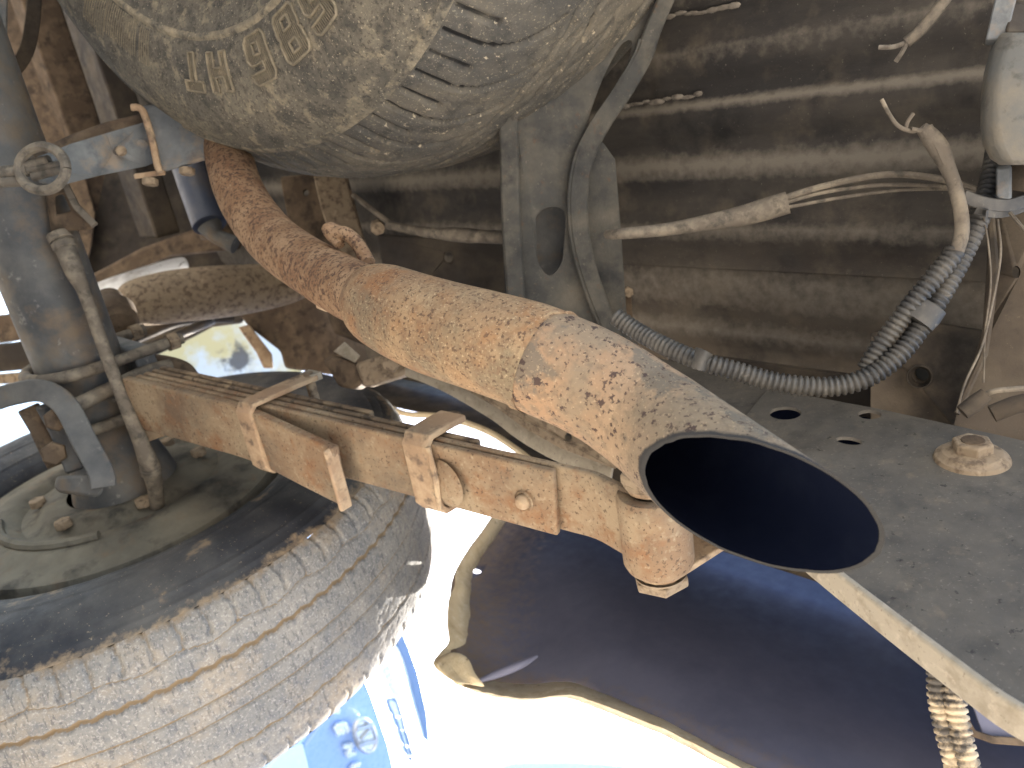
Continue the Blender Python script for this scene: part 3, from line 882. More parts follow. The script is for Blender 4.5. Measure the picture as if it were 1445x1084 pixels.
# ------------------------------------------------------------------ exhaust tailpipe
exh = thing('exhaust_tailpipe', 'rusty exhaust tailpipe with a slash-cut open tip', 'exhaust pipe', P(760, 560, .44))
def pipe(pp, n, att=None, caps=(True, True), wob=0.0):
    fr = frames([P(x, y, d) for x, y, d, r in pp])
    R = []
    for (p, t, u, w), q in zip(fr, pp):
        R.append([p + (u * math.cos(a) + w * math.sin(a)) * q[3] * (1 + wob * mnoise.noise(Vector((p.x * 30 + math.cos(a), p.y * 30 + math.sin(a), p.z * 30)))) for a in [2 * math.pi * k / n for k in range(n)]])
    return R, fr
fp = cr([(312, 120, .83, .0235), (318, 190, .80, .0235), (338, 270, .745, .0235), (385, 338, .685, .0235), (455, 387, .61, .0232), (520, 421, .55, .0228), (560, 441, .52, .0228)], 12)
R, _ = pipe(fp, 48, wob=.02)
b = MB(); b.rings(R, att=None); b.build('front_pipe', m_rust_front, exh, sharp=60)
sv = cr([(522, 421, .556, .0240), (534, 427, .545, .0280), (548, 435, .534, .0302), (600, 457, .505, .0312), (680, 481, .477, .0318), (740, 499, .462, .0321), (766, 510, .457, .0328), (770, 512, .456, .0326)], 10)
svd = (P(740, 499, .462) - P(548, 435, .534)).normalized()
sv0 = (P(548, 435, .534) - BASE['exhaust_tailpipe']).dot(-svd)
m_sleeve = grime('weathered_sleeve', (0.27, 0.175, 0.098, 1),
               [((0.34, 0.245, 0.142, 1), 22, 0.44, 0.68, 0.85), ((0.24, 0.115, 0.052, 1), 30, 0.50, 0.64, 0.75), ((0.16, 0.10, 0.06, 1), 16, .5, .64, .6), ((0.15, 0.125, 0.085, 1), 26, 0.50, 0.64, 0.7),
                ((0.085, 0.052, 0.036, 1), 420, 0.54, 0.61, 0.85), ((0.18, 0.115, 0.07, 1), 150, 0.52, 0.64, 0.65), ((0.52, 0.40, 0.24, 1), 600, 0.57, 0.68, 0.6)],
               rough=0.94, spec=.12, bumps=((360, 0.75, 0.0013), (900, 0.5, 0.0005)),
               grad=((0.19, 0.105, 0.06, 1), tuple(-svd), sv0 - .09, sv0 + .01, .09, .8))
R, _ = pipe(sv, 56, wob=.015)
b = MB(); b.rings(R); b.build('sleeve', m_sleeve, exh, sharp=60)
# tip: swept, then cut on a slant that looks down towards the camera
tp = cr([(735, 498, .463, .0316), (768, 511, .4565, .0321), (775, 514, .455, .0322), (820, 533, .449, .0320), (862, 556, .443, .0318), (905, 585, .434, .0318), (930, 603, .424, .0318)], 10)
NT = 72
R, fr = pipe(tp, NT, wob=.01)
p, t, u, w = fr[-1]
E0 = P(1063, 710, .359)                      # centre of the mouth
axis = (E0 - p).normalized()
vdir = (E0 - CAMPOS).normalized()
away = (vdir - axis * vdir.dot(axis)).normalized()
uu = (u - axis * u.dot(axis)).normalized(); wv = axis.cross(uu)
KC, r_e = .047, .0318
DL = .72
cutv = away * math.cos(DL) + axis.cross(away) * math.sin(DL)
def mouth(rad, off=0.0):
    out = []
    for k in range(NT):
        a = 2 * math.pi * k / NT
        d = uu * math.cos(a) + wv * math.sin(a)
        jag = .0013 * mnoise.noise(Vector((math.cos(a) * 7, math.sin(a) * 7, 1.3)))
        out.append(E0 + d * rad + axis * (KC * d.dot(cutv) * (rad / r_e) + off + jag))
    return out
mo = mouth(r_e)
R0 = R[-1]
ga = axis
g0 = (fr[30][0] - BASE['exhaust_tailpipe']).dot(ga); g1 = (E0 - BASE['exhaust_tailpipe']).dot(ga) - .02
m_tip = grime('weathered_tip', (0.31, 0.188, 0.106, 1),
               [((0.35, 0.245, 0.15, 1), 26, 0.50, 0.68, 0.6), ((0.20, 0.155, 0.105, 1), 14, 0.50, 0.58, 0.75), ((0.12, 0.105, 0.082, 1), 24, 0.54, 0.59, 0.8), ((0.15, 0.115, 0.08, 1), 170, 0.50, 0.62, 0.6),
                ((0.060, 0.040, 0.034, 1), 130, 0.60, 0.625, 0.95), ((0.06, 0.042, 0.036, 1), 330, 0.59, 0.63, 0.85), ((0.46, 0.34, 0.21, 1), 520, 0.58, 0.68, 0.5)],
               rough=0.93, spec=.12, bumps=((260, 0.65, 0.0015), (800, 0.5, 0.0006)),
               mask=((0.040, 0.038, 0.036, 1), 0.95, 1.35, 0.9),
               grad=((0.185, 0.150, 0.108, 1), tuple(ga), g0 - .01, g1 - .01, .07, .95))
ext, at_ = [], [0.0] * len(R)
for f_ in (.12, .25, .4, .55, .68, .8, .88, .93, .96, .98, 1.0):
    ext.append([a.lerp(b_, f_) for a, b_ in zip(R0, mo)])
    at_.append(max(0.0, (f_ - .80) / .17))
mi = mouth(r_e - .0013)
ext.append(mi); at_.append(1.2)
b = MB(); b.rings(R + ext, caps=(False, False), att=at_)
b.build('tip', m_tip, exh, sharp=50)
Ri, fri = pipe([(x, y, d, r - .0014) for x, y, d, r in tp], NT)
mi2 = mouth(r_e - .0014)
inner = Ri + [[a.lerp(b_, f_) for a, b_ in zip(Ri[-1], mi2)] for f_ in (.3, .6, .85, 1.0)]
b = MB(); b.rings(inner, caps=(True, False)); b.build('inner_wall', m_soot_shade, exh, sharp=180)
# weld bead at the slip joint, hanger rods
p, t, u, w = frames([P(x, y, d) for x, y, d, r in sv])[-3]
pts = [p + (u * math.cos(a) + w * math.sin(a)) * (.0327 + .0004 * math.sin(a * 13)) for a in [2 * math.pi * k / 72 for k in range(73)]]
b = MB(); b.tube(pts, .0011, n=6); b.build('weld_bead', m_sleeve, exh)
b = MB(); pth = [P(*q) for q in cr([(463, 322, .60), (470, 330, .595), (488, 330, .59), (505, 345, .585), (520, 372, .57)], 6)]
b.tube(pth, [.0055] * len(pth), n=10); b.build('hanger_rod', m_rust_front, exh)
b = MB(); b.tube([P(464, 318, .60), P(469, 326, .598), P(474, 336, .596), P(480, 346, .592)], [.004, .0075, .0065, .004], n=9); b.build('hanger_stop', m_rust_front, exh)
b = MB(); b.tube([P(450, 425, .60), P(462, 430, .60), P(478, 432, .595)], .006, n=10); b.build('hanger_stub', m_clip, exh, bevel=.001)

# ------------------------------------------------------------------ leaf spring
def sp(x, dy=0.0, up=0.0, dd=0.0):
    return P(x, 568 + (x - 220) * .25 + dy, 1 / (1.2048 + (x - 220) * .000825) + dd) + UPV * up
spr = thing('leaf_spring', 'rusty stacked leaf spring running from the axle to its rear eye', 'leaf spring', sp(520, up=-.02))
def leaf(x0, x1, up, thick, width, mat, extra=()):
    pts = [sp(x0 + (x1 - x0) * k / 14, up=up) for k in range(15)] + list(extra)
    pts = [Vector(q) for q in cr(pts, 3)]
    b = MB(); b.bar(pts, width, thick, UPV)
    return b.build('leaf', mat, spr, bevel=.0016)
EYE = P(925, 744, .560)
leaf(205, 786, 0, .0064, .060, m_spring)
leaf(205, 800, .0088, .0064, .060, m_spring, [sp(830, up=.0085), P(862, 730, .573) + UPV * .004, P(896, 742, .561) + UPV * .000])
leaf(205, 660, .0176, .0060, .060, m_spring_edge)
leaf(205, 500, .0264, .0060, .060, m_spring_edge)
# overload leaf below, straight, its end turned down
pts = [sp(200, up=-.0092), sp(290, up=-.0096), sp(365, up=-.0115), P(430, 648, .705), P(480, 672, .680)]
pts = [Vector(q) for q in cr(pts, 6)]
b = MB(); b.bar(pts, .061, .009, UPV); b.build('overload_leaf', m_spring, spr, bevel=.0018)
b = MB(); d_ = (pts[-1] - pts[-2]).normalized()
b.box(pts[-1] + d_ * .002 - UPV * .004, d_ * .0022, RTV * .0305, UPV * .0065); b.build('turned_end', m_clip, spr, bevel=.002)
# rivet
rv = sp(744, dy=5)
b = MB(); b.lathe([(.0001, .007), (.004, .0065), (.0062, .004), (.0065, 0.0)], rv - UPV * .0035, -UPV, n=16); rvo = b.build('rivet', m_clip, spr)
b = MB(); b.lathe([(.0085, .0016), (.0095, .0)], rv - UPV * .0036, -UPV, n=20); b.build('rivet_seat', m_spring, rvo)
# pressed boss beside the second clip
b = MB(); c_ = sp(632, dy=8) - UPV * .0036
b.lathe([(.0001, .005), (.012, .0045), (.019, .002), (.022, 0)], c_, -UPV, n=28); o = b.build('boss', m_spring, spr)
# clips
def clip(x, up0, leg, width, th, mat, dy=0, half=.033, label=''):
    c = thing('spring_clip', label, 'spring clip', sp(x, up=up0 - .01), 'clips round the leaf spring')
    base = sp(x, dy=dy, up=up0)
    tdir = (sp(x + 10) - sp(x - 10)).normalized()
    prof_ = []
    for (rx, uz) in ((-half, leg), (-half, leg * .5), (-half, .004), (-half + .004, 0), (0, 0), (half - .004, 0), (half, .004), (half, leg * .5), (half, leg)):
        prof_.append(base + RTV * rx + UPV * uz)
    rings_ = []
    fr_ = []
    for i, p in enumerate(prof_):
        nrm = Vector((-1 if i < 3 else (1 if i > 5 else 0), 0, -1 if 2 < i < 6 else (-.7 if i in (2, 6) else 0))).normalized()
        a_ = tdir * width / 2; n_ = nrm * th
        rings_.append([p + a_, p - a_, p - a_ + n_, p + a_ + n_])
    b = MB(); b.rings(rings_); b.build('strap', mat, c, bevel=.0012)
    return c, base, tdir
c1, base1, td1 = clip(382, -.0165, .074, .020, .005, m_clip, label='square spring clip with tall legs at the middle of the leaf spring')
b = MB(); b.box(base1 + RTV * -.0355 + UPV * .074, td1 * .0085, RTV * .004, UPV * .006); b.build('leg_tip', m_cream, c1, bevel=.001)
b = MB(); b.tube([base1 + UPV * .071 - RTV * .04, base1 + UPV * .071 + RTV * .04], .005, n=10); b.build('clip_bolt', m_bolt, c1)
c2, base2, td2 = clip(606, -.0042, .042, .026, .006, m_clip, label='rounded spring clip nearer the rear eye of the leaf spring')
b = MB(); b.tube([base2 - RTV * .030 - UPV * .005 + td2 * .014, base2 - UPV * .0075 + td2 * .018, base2 + RTV * .030 - UPV * .005 + td2 * .012], [.002, .0032, .002], n=8); b.build('rolled_edge', m_clip, c2)
b = MB(); b.tube([base2 + UPV * .038 - RTV * .038, base2 + UPV * .038 - RTV * .030], .010, n=14); b.build('clip_bolt', m_brown, c2, bevel=.001)
# rear eye with bush, bolt, nuts and shackle plates
b = MB(); b.lathe([(.0155, -.031), (.0245, -.031), (.0262, -.027), (.0262, .027), (.0245, .031), (.0155, .031)], EYE, RTV, n=40)
b.build('eye', m_spring, spr)
shk = thing('spring_shackle', 'dusty shackle bolt and plates through the rear spring eye', 'shackle', EYE - UPV * .03)
b = MB(); b.tube([EYE - RTV * .05, EYE + RTV * .05], .009, n=16); b.build('pin', m_bolt, shk)
for s in (-1, 1):
    b = MB()
    a0 = EYE + RTV * s * .0335
    top = a0 + UPV * .085 - FWV * .02
    prof_ = []
    for k in range(9):
        a = math.pi * k / 8
        prof_.append(a0 + Vector((0, math.cos(a), -math.sin(a))) * .018)
    for k in range(9):
        a = math.pi * k / 8
        prof_.append(top + Vector((0, -math.cos(a), math.sin(a))) * .016)
    b.prism(prof_, RTV * s, .005); b.build('side_plate', m_clip, shk, bevel=.001)
    b = MB(); b.lathe([(.0001, .003), (.019, .003), (.020, .0)], a0 + RTV * s * .005, RTV * s, n=28); b.build('washer', m_bolt, shk)
    b = MB(); b.hexa(a0 + RTV * s * .007, RTV * s, .0215, .008); b.build('nut', m_bolt, shk, bevel=.0012)

# ------------------------------------------------------------------ chassis side plate, lower right
RP = .29
pl = thing('chassis_plate', 'grey upright chassis plate with three holes right of the exhaust tip', 'plate', at(1300, 760, R=RP))
outer = [at(x, y, R=RP) for x, y in ((1084, 548), (1240, 577), (1445, 622), (1640, 668), (1720, 900), (1640, 1075), (1500, 1022), (1452, 1003), (1425, 988), (1395, 968), (1300, 897), (1195, 817), (1100, 742), (1040, 690), (1010, 640))]
def ph(cx_, cy_, r, sq=1.0):
    c = at(cx_, cy_, R=RP)
    return [c + FWV * r * math.cos(a) + UPV * r * sq * math.sin(a) for a in [2 * math.pi * k / 24 for k in range(24)]]
b = MB(); b.prism(outer, RTV, .0028, [ph(1108, 583, .0125), ph(1227, 585, .0085), ph(1198, 622, .0095, .62)])
b.build('plate', m_rail, pl)
b = MB(); b.prism([at(x, y, R=RP + .004) for x, y in ((930, 505), (1000, 520), (1086, 546), (1012, 640), (930, 600))], RTV, .006); b.build('front_gusset', m_rail, pl, bevel=.001)
# rolled lower edge
e = [at(x, y, R=RP) for x, y in cr([(1100, 742), (1195, 817), (1300, 897), (1395, 968), (1425, 988), (1452, 1003), (1500, 1022), (1640, 1075)], 5)]
e = [q - RTV * .0005 - UPV * .0005 for q in e]
b = MB(); b.bar([q + RTV * .008 for q in e], .018, .005, UPV); b.build('lower_flange', m_cream, pl, bevel=.0015)
# box behind the holes, its far wall blackened to paint the shade inside
b = MB(); b.box(at(1200, 640, R=RP + .05), RTV * .003, FWV * .20, UPV * .09); b.build('far_wall', m_soot_shade, pl)
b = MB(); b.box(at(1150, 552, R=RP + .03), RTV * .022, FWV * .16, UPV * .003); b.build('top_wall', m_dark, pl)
# bolt with cupped washer
bt = thing('flange_bolt', 'big dusty bolt with round washer on the grey chassis plate', 'bolt', at(1370, 650, R=RP))
c = at(1371, 648, R=RP)
b = MB(); b.lathe([(.0001, .0075), (.012, .0075), (.0185, .006), (.0205, .0035), (.0225, .0028), (.0235, 0)], c, -RTV, n=48); b.build('washer', m_bolt, bt, bevel=.0004)
b = MB(); b.hexa(c - RTV * .006, -RTV, .0130, .0085, rot=.5); o = b.build('head', m_bolt, bt, bevel=.0022, segs=3)
b = MB(); b.lathe([(.0001, .0094), (.007, .0091), (.0078, .008)], c - RTV * .006, -RTV, n=20); b.build('head_cup', m_brown, o)

# ------------------------------------------------------------------ quarter panel behind the wheel
qp = thing('quarter_panel', 'dark navy inside of the rear quarter panel with a dusty lower lip', 'body panel', at(900, 1000, R=.6))
C0 = [(640, 955), (682, 970), (745, 978), (805, 972), (860, 990), (955, 1028), (1045, 1075), (1200, 1140), (1500, 1250)]
C1 = [(634, 900), (690, 905), (750, 905), (815, 905), (880, 918), (980, 945), (1090, 980), (1260, 1030), (1560, 1120)]
C2 = [(634, 850), (690, 845), (755, 842), (825, 845), (895, 850), (1000, 868), (1120, 890), (1300, 925), (1620, 990)]
C3 = [(644, 803), (700, 795), (760, 790), (830, 790), (900, 792), (1010, 800), (1150, 815), (1340, 840), (1680, 880)]
C4 = [(688, 738), (735, 728), (800, 722), (865, 720), (935, 720), (1050, 722), (1200, 728), (1400, 735), (1760, 750)]
C5 = [(742, 655), (775, 640), (835, 628), (900, 620), (970, 612), (1080, 600), (1240, 590), (1440, 580), (1800, 570)]
RB = (.600, .612, .622, .630, .634, .620)
rows_ = []
for ci, C in enumerate((C0, C1, C2, C3, C4, C5)):
    rows_.append([at(x, y, R=RB[ci] - (.028 if k == 0 else (.008 if k == 1 else 0)) + .012 * math.sin(k * .8 + ci) * (k > 1)) for k, (x, y) in enumerate(C)])
cols = [cr([tuple(p) for p in r], 5) for r in rows_]
n_c = len(cols[0])
final = []
for k in range(n_c):
    final.append(cr([c[k] for c in cols], 5))
b = MB()
ids = [[b.add(p, (max(0.0, 1 - k / 13.0)) * .75 + .25 * (1 if j < 2 else 0)) for j, p in enumerate(colm)] for k, colm in enumerate(final)]
for a, c in zip(ids, ids[1:]):
    for j in range(len(a) - 1):
        b.f.append((a[j], a[j + 1], c[j + 1], c[j]))
panel = b.build('inner_skin', m_panel, qp, sharp=180)
# round drain hole near the front edge
hc = at(672, 806, R=.612)
bmh = MB(); bmh.tube([hc - RTV * .08, hc + RTV * .08], .0062, n=20)
cut = bmh.build('cutter', m_panel)
md = panel.modifiers.new('hole', 'BOOLEAN'); md.object = cut; md.operation = 'DIFFERENCE'; md.solver = 'EXACT'
sl = panel.modifiers.new('solid', 'SOLIDIFY'); sl.thickness = .0022
panel.modifiers.move(1, 0)
dg = bpy.context.evaluated_depsgraph_get()
me2 = bpy.data.meshes.new_from_object(panel.evaluated_get(dg))
panel.modifiers.clear()
panel.data = me2
bpy.data.objects.remove(cut)
# folded lower lip
inn = [(664, 952), (690, 962), (745, 968), (805, 965), (858, 984), (952, 1019), (1060, 1074), (1210, 1134), (1510, 1240)]
mid = [(652, 968), (690, 978), (745, 986), (805, 981), (858, 998), (952, 1036), (1046, 1084), (1200, 1150), (1500, 1262)]
low = [(640, 962), (682, 978), (742, 988), (800, 984), (852, 1002), (945, 1040), (1036, 1088), (1195, 1156), (1500, 1268)]
cA = cr([tuple(at(x, y, R=.598)) for x, y in inn], 6)
cB = cr([tuple(at(x, y, R=.578)) for x, y in mid], 6)
cC = cr([tuple(at(x, y, R=.600)) for x, y in low], 6)
b = MB()
jit = lambda p, k: Vector(p) + Vector((0, 0, .0012 * mnoise.noise(Vector((k * .7, 1.1, 2.2)))))
b.rings([[jit(p, k) for k, p in enumerate(q)] for q in (cA, cB, cC)], closed_ring=False)
b.build('lower_lip', m_lip, qp, solid=.003, sharp=60)
# folded front (wheel arch) edge
fa = [(742, 655), (690, 736), (664, 772), (646, 802), (643, 826), (634, 846), (632, 880), (634, 905), (622, 920), (612, 935), (625, 950), (650, 966)]
fb = [(752, 664), (706, 745), (680, 782), (664, 812), (662, 832), (660, 850), (662, 885), (666, 910), (664, 925), (662, 940), (664, 950), (672, 962)]
cA = cr([tuple(at(x, y, R=.572)) for x, y in fa], 6)
cB = cr([tuple(at(x, y, R=.600)) for x, y in fb], 6)
b = MB(); b.rings([[Vector(p) for p in cA], [Vector(p) + Vector((0, .002 * mnoise.noise(Vector((k * .5, 4, 1))), .002)) for k, p in enumerate(cB)]], closed_ring=False)
b.build('arch_lip', m_lip, qp, solid=.003, sharp=60)
# crumpled corner: a rumpled folded flap
b = MB()
cor = [[(610, 934), (632, 918), (650, 920), (664, 930)], [(618, 945), (636, 936), (652, 938), (668, 946)], [(630, 956), (645, 950), (660, 955), (676, 958)], [(645, 966), (660, 966), (672, 968), (690, 972)]]
g_ = [[at(x, y, R=.568 + random.uniform(-.006, .006)) for x, y in r] for r in cor]
b.rings(g_, closed_ring=False)
b.build('crumpled_corner', m_lip, qp, solid=.003, subsurf=1, sharp=40)
# stiffener bead in the lower front corner
b = MB(); pts = [P(*q) for q in cr([(672, 962, .80), (700, 952, .80), (735, 938, .80), (758, 926, .81)], 5)]
b.tube(pts, [.0015 + .003 * math.sin(math.pi * k / (len(pts) - 1)) for k in range(len(pts))], n=12); b.build('bead', m_panel, qp)

# ------------------------------------------------------------------ wheelhouse and rail above the spring
wh = thing('wheelhouse', 'dark dusty wheelhouse behind the exhaust with a pale arch rim', 'wheelhouse', P(650, 600, 1.2))
low_ = [(480, 556), (535, 570), (572, 584), (612, 587), (650, 595), (692, 611), (732, 637), (760, 660), (800, 695)]
upr_ = [(470, 440), (530, 440), (570, 450), (612, 460), (660, 470), (710, 490), (760, 520), (820, 560), (900, 600)]
g_ = [[at(x, y, R=.455) for x, y in low_], [at((x + x2) / 2, (y + y2) / 2, R=.49) for (x, y), (x2, y2) in zip(low_, upr_)], [at(x, y, R=.46) for x, y in upr_]]
b = MB(); b.rings(g_, closed_ring=False); b.build('shell', m_dark, wh, solid=.003, subsurf=2, sharp=180)
lipc = [at(x, y, R=.452) for x, y in cr(low_, 6)]
b = MB(); b.bar(lipc, .008, .006, UPV); b.build('arch_rim', m_lip, wh, bevel=.001)

rail = thing('chassis_rail', 'dusty brown chassis rail strip with one hole behind the tailpipe', 'chassis rail', P(760, 600, .72))
def px_poly(pts, d0, d1=None, horiz=True):
    xs_ = [p[0] for p in pts]; a, c = min(xs_), max(xs_)
    return [P(x, y, d0 + ((d1 if d1 is not None else d0) - d0) * (x - a) / (c - a)) for x, y in pts]
nvr = ray(720, 560).normalized()
o_ = px_poly([(560, 470), (572, 512), (600, 522), (640, 540), (700, 575), (738, 603), (790, 632), (868, 662), (900, 640), (900, 560), (760, 500), (640, 460)], .80, .64)
hx, hy = 802, 617
dh = .80 + (.64 - .80) * (hx - 560) / 340
hole = [P(hx + 5 * math.cos(a), hy + 6.5 * math.sin(a), dh) for a in [2 * math.pi * k / 14 for k in range(14)]]
b = MB(); b.prism(o_, nvr, .004, [hole]); b.build('web', m_bolt, rail, bevel=.001)
le = [P(x, y, .80 + (.64 - .80) * (x - 560) / 340 - .001) for x, y in cr([(572, 512), (600, 522), (640, 540), (700, 575), (738, 603), (790, 632), (868, 662)], 5)]
b = MB(); b.bar([q + nvr * .012 for q in le], .028, .003, (UPV + RTV * .3).normalized()); b.build('flange', m_cream, rail, bevel=.0008)
b = MB(); b.prism(px_poly([(440, 380), (560, 400), (640, 470), (600, 520), (560, 505), (470, 470)], 1.0, .9), nvr, .05); b.build('front_web', m_brown, rail, bevel=.004)
bs = thing('bump_stop_bracket', 'folded tan bump stop bracket beside the chassis rail', 'bracket', P(520, 540, .86))
b = MB(); b.prism(px_poly([(455, 508), (468, 500), (506, 514), (512, 540), (500, 550), (478, 546)], .88, .86), nvr, .05); b.build('dark_cup', m_brown, bs, bevel=.004)
b = MB(); b.prism(px_poly([(500, 513), (540, 500), (572, 508), (582, 524), (560, 533), (512, 547), (506, 530)], .86, .84), nvr, .05); b.build('box', m_bolt, bs, bevel=.004)
b = MB(); b.prism(px_poly([(470, 496), (486, 482), (508, 502), (500, 512)], .87, .86), nvr, .004); b.build('tab', m_cream, bs, bevel=.001)
b = MB(); b.hexa(P(552, 512, .835), -nvr, .011, .01); b.build('bolt', m_bolt, bs, bevel=.001)

# ------------------------------------------------------------------ spare wheel carrier, slotted pressed steel
sc_ = thing('spare_carrier', 'slotted pressed steel spare wheel carrier behind the spare tyre', 'carrier', P(780, 450, .60))
nv = ray(790, 300).normalized()
def dcar(y): return .79 - .00026 * (450 - y)
def pc_(x, y, dd=0): return P(x, y, dcar(y) + dd)
outer = [pc_(x, y) for x, y in [(702, 60), (704, 180), (707, 300), (712, 400), (716, 470), (860, 500), (838, 430), (818, 385), (806, 330), (803, 270), (812, 225), (838, 170), (872, 120), (905, 60), (930, -10), (700, -10)]]
slot = [pc_(x, y) for x, y in cr([(757, 305), (757, 345), (760, 372), (776, 389), (792, 372), (796, 345), (797, 300), (777, 292)], 4, True)]
gap = [pc_(x, y) for x, y in cr([(828, 186), (836, 150), (854, 104), (876, 64), (892, 60), (880, 104), (852, 156)], 4, True)]
b = MB(); b.prism(outer, nv, .003, [slot, gap]); b.build('web', m_bracket, sc_, bevel=.001)
fl = cr([(948, -20), (922, 40), (908, 80), (880, 128), (850, 172), (826, 220), (817, 270), (818, 320), (826, 365), (840, 410), (862, 465), (880, 500)], 6)
b = MB(); b.bar([pc_(x, y, -.009) for x, y in fl], [.014 + .004 * math.sin(k / len(fl) * 3) for k in range(len(fl))], .006, nv); b.build('right_flange', m_bracket, sc_, bevel=.002)
b = MB(); b.bar([pc_(x - 14, y, -.004) for x, y in fl[8:]], .003, .014, nv); b.build('right_wall', m_bracket, sc_, bevel=.001)
b = MB(); b.bar([pc_(x, y, -.008) for x, y in cr([(716, 60), (718, 180), (721, 300), (727, 400), (732, 470)], 5)], .018, .006, nv); b.build('left_flange', m_bracket, sc_, bevel=.002)
b = MB(); b.prism([pc_(x, y, .05) for x, y in ((730, 260), (830, 260), (830, 420), (730, 420))], nv, .003); b.build('back_wall', m_axle, sc_)
b = MB(); b.prism([pc_(x, y, .012) for x, y in ((826, 230), (850, 200), (868, 225), (876, 320), (884, 440), (905, 500), (850, 480), (832, 400), (816, 320))], nv, .03); b.build('side_plate', m_bracket, sc_, bevel=.003)
b = MB(); b.bar([pc_(x, y, .03) for x, y in ((848, 205), (856, 270), (866, 320))], .005, .01, nv); b.build('stay', m_bracket, sc_, bevel=.001)
b = MB(); b.prism([pc_(x, y, .05) for x, y in ((872, 410), (890, 405), (893, 450), (872, 455))], nv, .012); b.build('clip_plate', m_brown, sc_, bevel=.001)
b = MB(); b.hexa(pc_(886, 412, .048), -nv, .006, .006); b.build('bolt', m_bolt, sc_)

# ------------------------------------------------------------------ wiring
def conduit(pp, r, pitch, mat, parent, name='corrugated_sheath', n=14):
    base = [P(*q) for q in cr(pp, 10)]
    pts = resample(base, pitch / 5)
    rad = []
    for i in range(len(pts)):
        s = (i % 5)
        rad.append(r * (1.0 if s in (1, 2, 3) else .78))
    b = MB(); b.tube(pts, rad, n=n)
    return b.build(name, mat, parent, sharp=180)
lo1 = thing('wiring_conduit', 'long black corrugated wiring conduit sweeping under the ribbed tray', 'conduit', P(1180, 550, .56), 'corrugated conduits under the tray')
conduit([(868, 446, .63), (900, 468, .62), (945, 492, .60), (990, 510, .585), (1040, 524, .575), (1100, 540, .565), (1170, 546, .555), (1225, 532, .548), (1272, 496, .545), (1312, 440, .545), (1345, 385, .545), (1372, 330, .545), (1392, 278, .55), (1402, 236, .555), (1408, 200, .56)], .0075, .0042, m_conduit, lo1)
lo2 = thing('wiring_conduit', 'shorter corrugated conduit with a frayed grey cable end, beside the long one', 'conduit', P(1280, 450, .54), 'corrugated conduits under the tray')
conduit([(1222, 522, .556), (1240, 492, .552), (1262, 462, .547), (1288, 428, .540), (1316, 394, .535), (1340, 366, .533), (1349, 352, .533)], .0070, .0042, m_conduit, lo2)
cp = cr([(1350, 356, .53, .0048), (1357, 330, .53, .0048), (1356, 300, .53, .0047), (1348, 265, .53, .0046), (1338, 238, .53, .005), (1326, 212, .53, .0066), (1312, 192, .53, .0060), (1300, 180, .53, .004)], 6)
b = MB(); b.tube([P(x, y, d) for x, y, d, r in cp], [r for *_, r in cp], n=12); cbl = b.build('cable', m_dustcable, lo2)
b = MB(); b.tube([P(1334, 232, .528), P(1322, 205, .527), (P(1310, 178, .527))], [.003, .0035, .0028], n=8); b.build('cable_tail', m_dustcable, lo2)
for pth, r in (([(1302, 183, .53), (1285, 185, .53), (1268, 178, .528), (1256, 163, .527), (1244, 140, .526)], .0014), ([(1278, 182, .53), (1281, 172, .528), (1289, 160, .526)], .0014), ([(1308, 180, .528), (1298, 184, .528), (1286, 182, .528)], .0016)):
    b = MB(); pts = [P(*q) for q in cr(pth, 6)]; b.tube(pts, r, n=8); b.build('bare_wire', m_dustcable, cbl)
b = MB(); b.tube([P(1290, 452, .542), P(1299, 441, .541), P(1309, 428, .540)], [.0138, .0144, .0138], n=20, sx=.62, up=ray(1300, 440).normalized()); b.build('tape_band', m_conduit, lo2)
# taped bundle and three wires
wb = thing('taped_cable', 'grey taped cable splitting into three thin wires under the tray', 'cable', P(980, 330, .66))
cp = cr([(858, 331, .68, .0042), (876, 330, .66, .0048), (940, 324, .65, .0054), (1000, 314, .64, .0068), (1050, 304, .635, .0085), (1085, 294, .63, .0092), (1112, 286, .625, .0090)], 6)
b = MB(); b.tube([P(x, y, d) for x, y, d, r in cp], [r for *_, r in cp], n=14, sx=1.0); b.build('tape', m_dustcable, wb)
for pth, r in (([(1100, 282, .625), (1150, 266, .62), (1210, 252, .61), (1260, 246, .60), (1310, 250, .58), (1350, 258, .565), (1385, 272, .555), (1400, 285, .55)], .0026),
               ([(1105, 287, .625), (1160, 272, .62), (1230, 262, .61), (1280, 261, .60), (1340, 264, .57), (1390, 276, .55)], .0016),
               ([(1110, 293, .625), (1180, 280, .62), (1250, 270, .61), (1300, 267, .595), (1350, 268, .565), (1395, 282, .55)], .0014)):
    b = MB(); b.tube([P(*q) for q in cr(pth, 6)], r, n=8); b.build('wire', m_dustcable, wb)
# cable tie
ct = thing('cable_tie', 'black cable tie round the conduit at the right edge', 'cable tie', P(1405, 295, .53))
pts = [P(x, y, .532) for x, y in cr([(1358, 276), (1385, 286), (1420, 290), (1445, 284), (1470, 278)], 5)]
b = MB(); b.bar(pts, .009, .003, -ray(1405, 285).normalized()); b.build('strap', m_conduit, ct, bevel=.0008)
b = MB(); b.bar([P(x, y, .534) for x, y in cr([(1375, 296), (1400, 302), (1430, 298), (1450, 290)], 5)], .006, .003, -ray(1405, 285).normalized()); b.build('strap_turn', m_conduit, ct, bevel=.0008)
b = MB(); b.box(P(1393, 302, .527), ray(1393, 302).normalized() * .004, RTV * .0035, UPV * .0035); b.build('buckle', m_conduit, ct, bevel=.001)
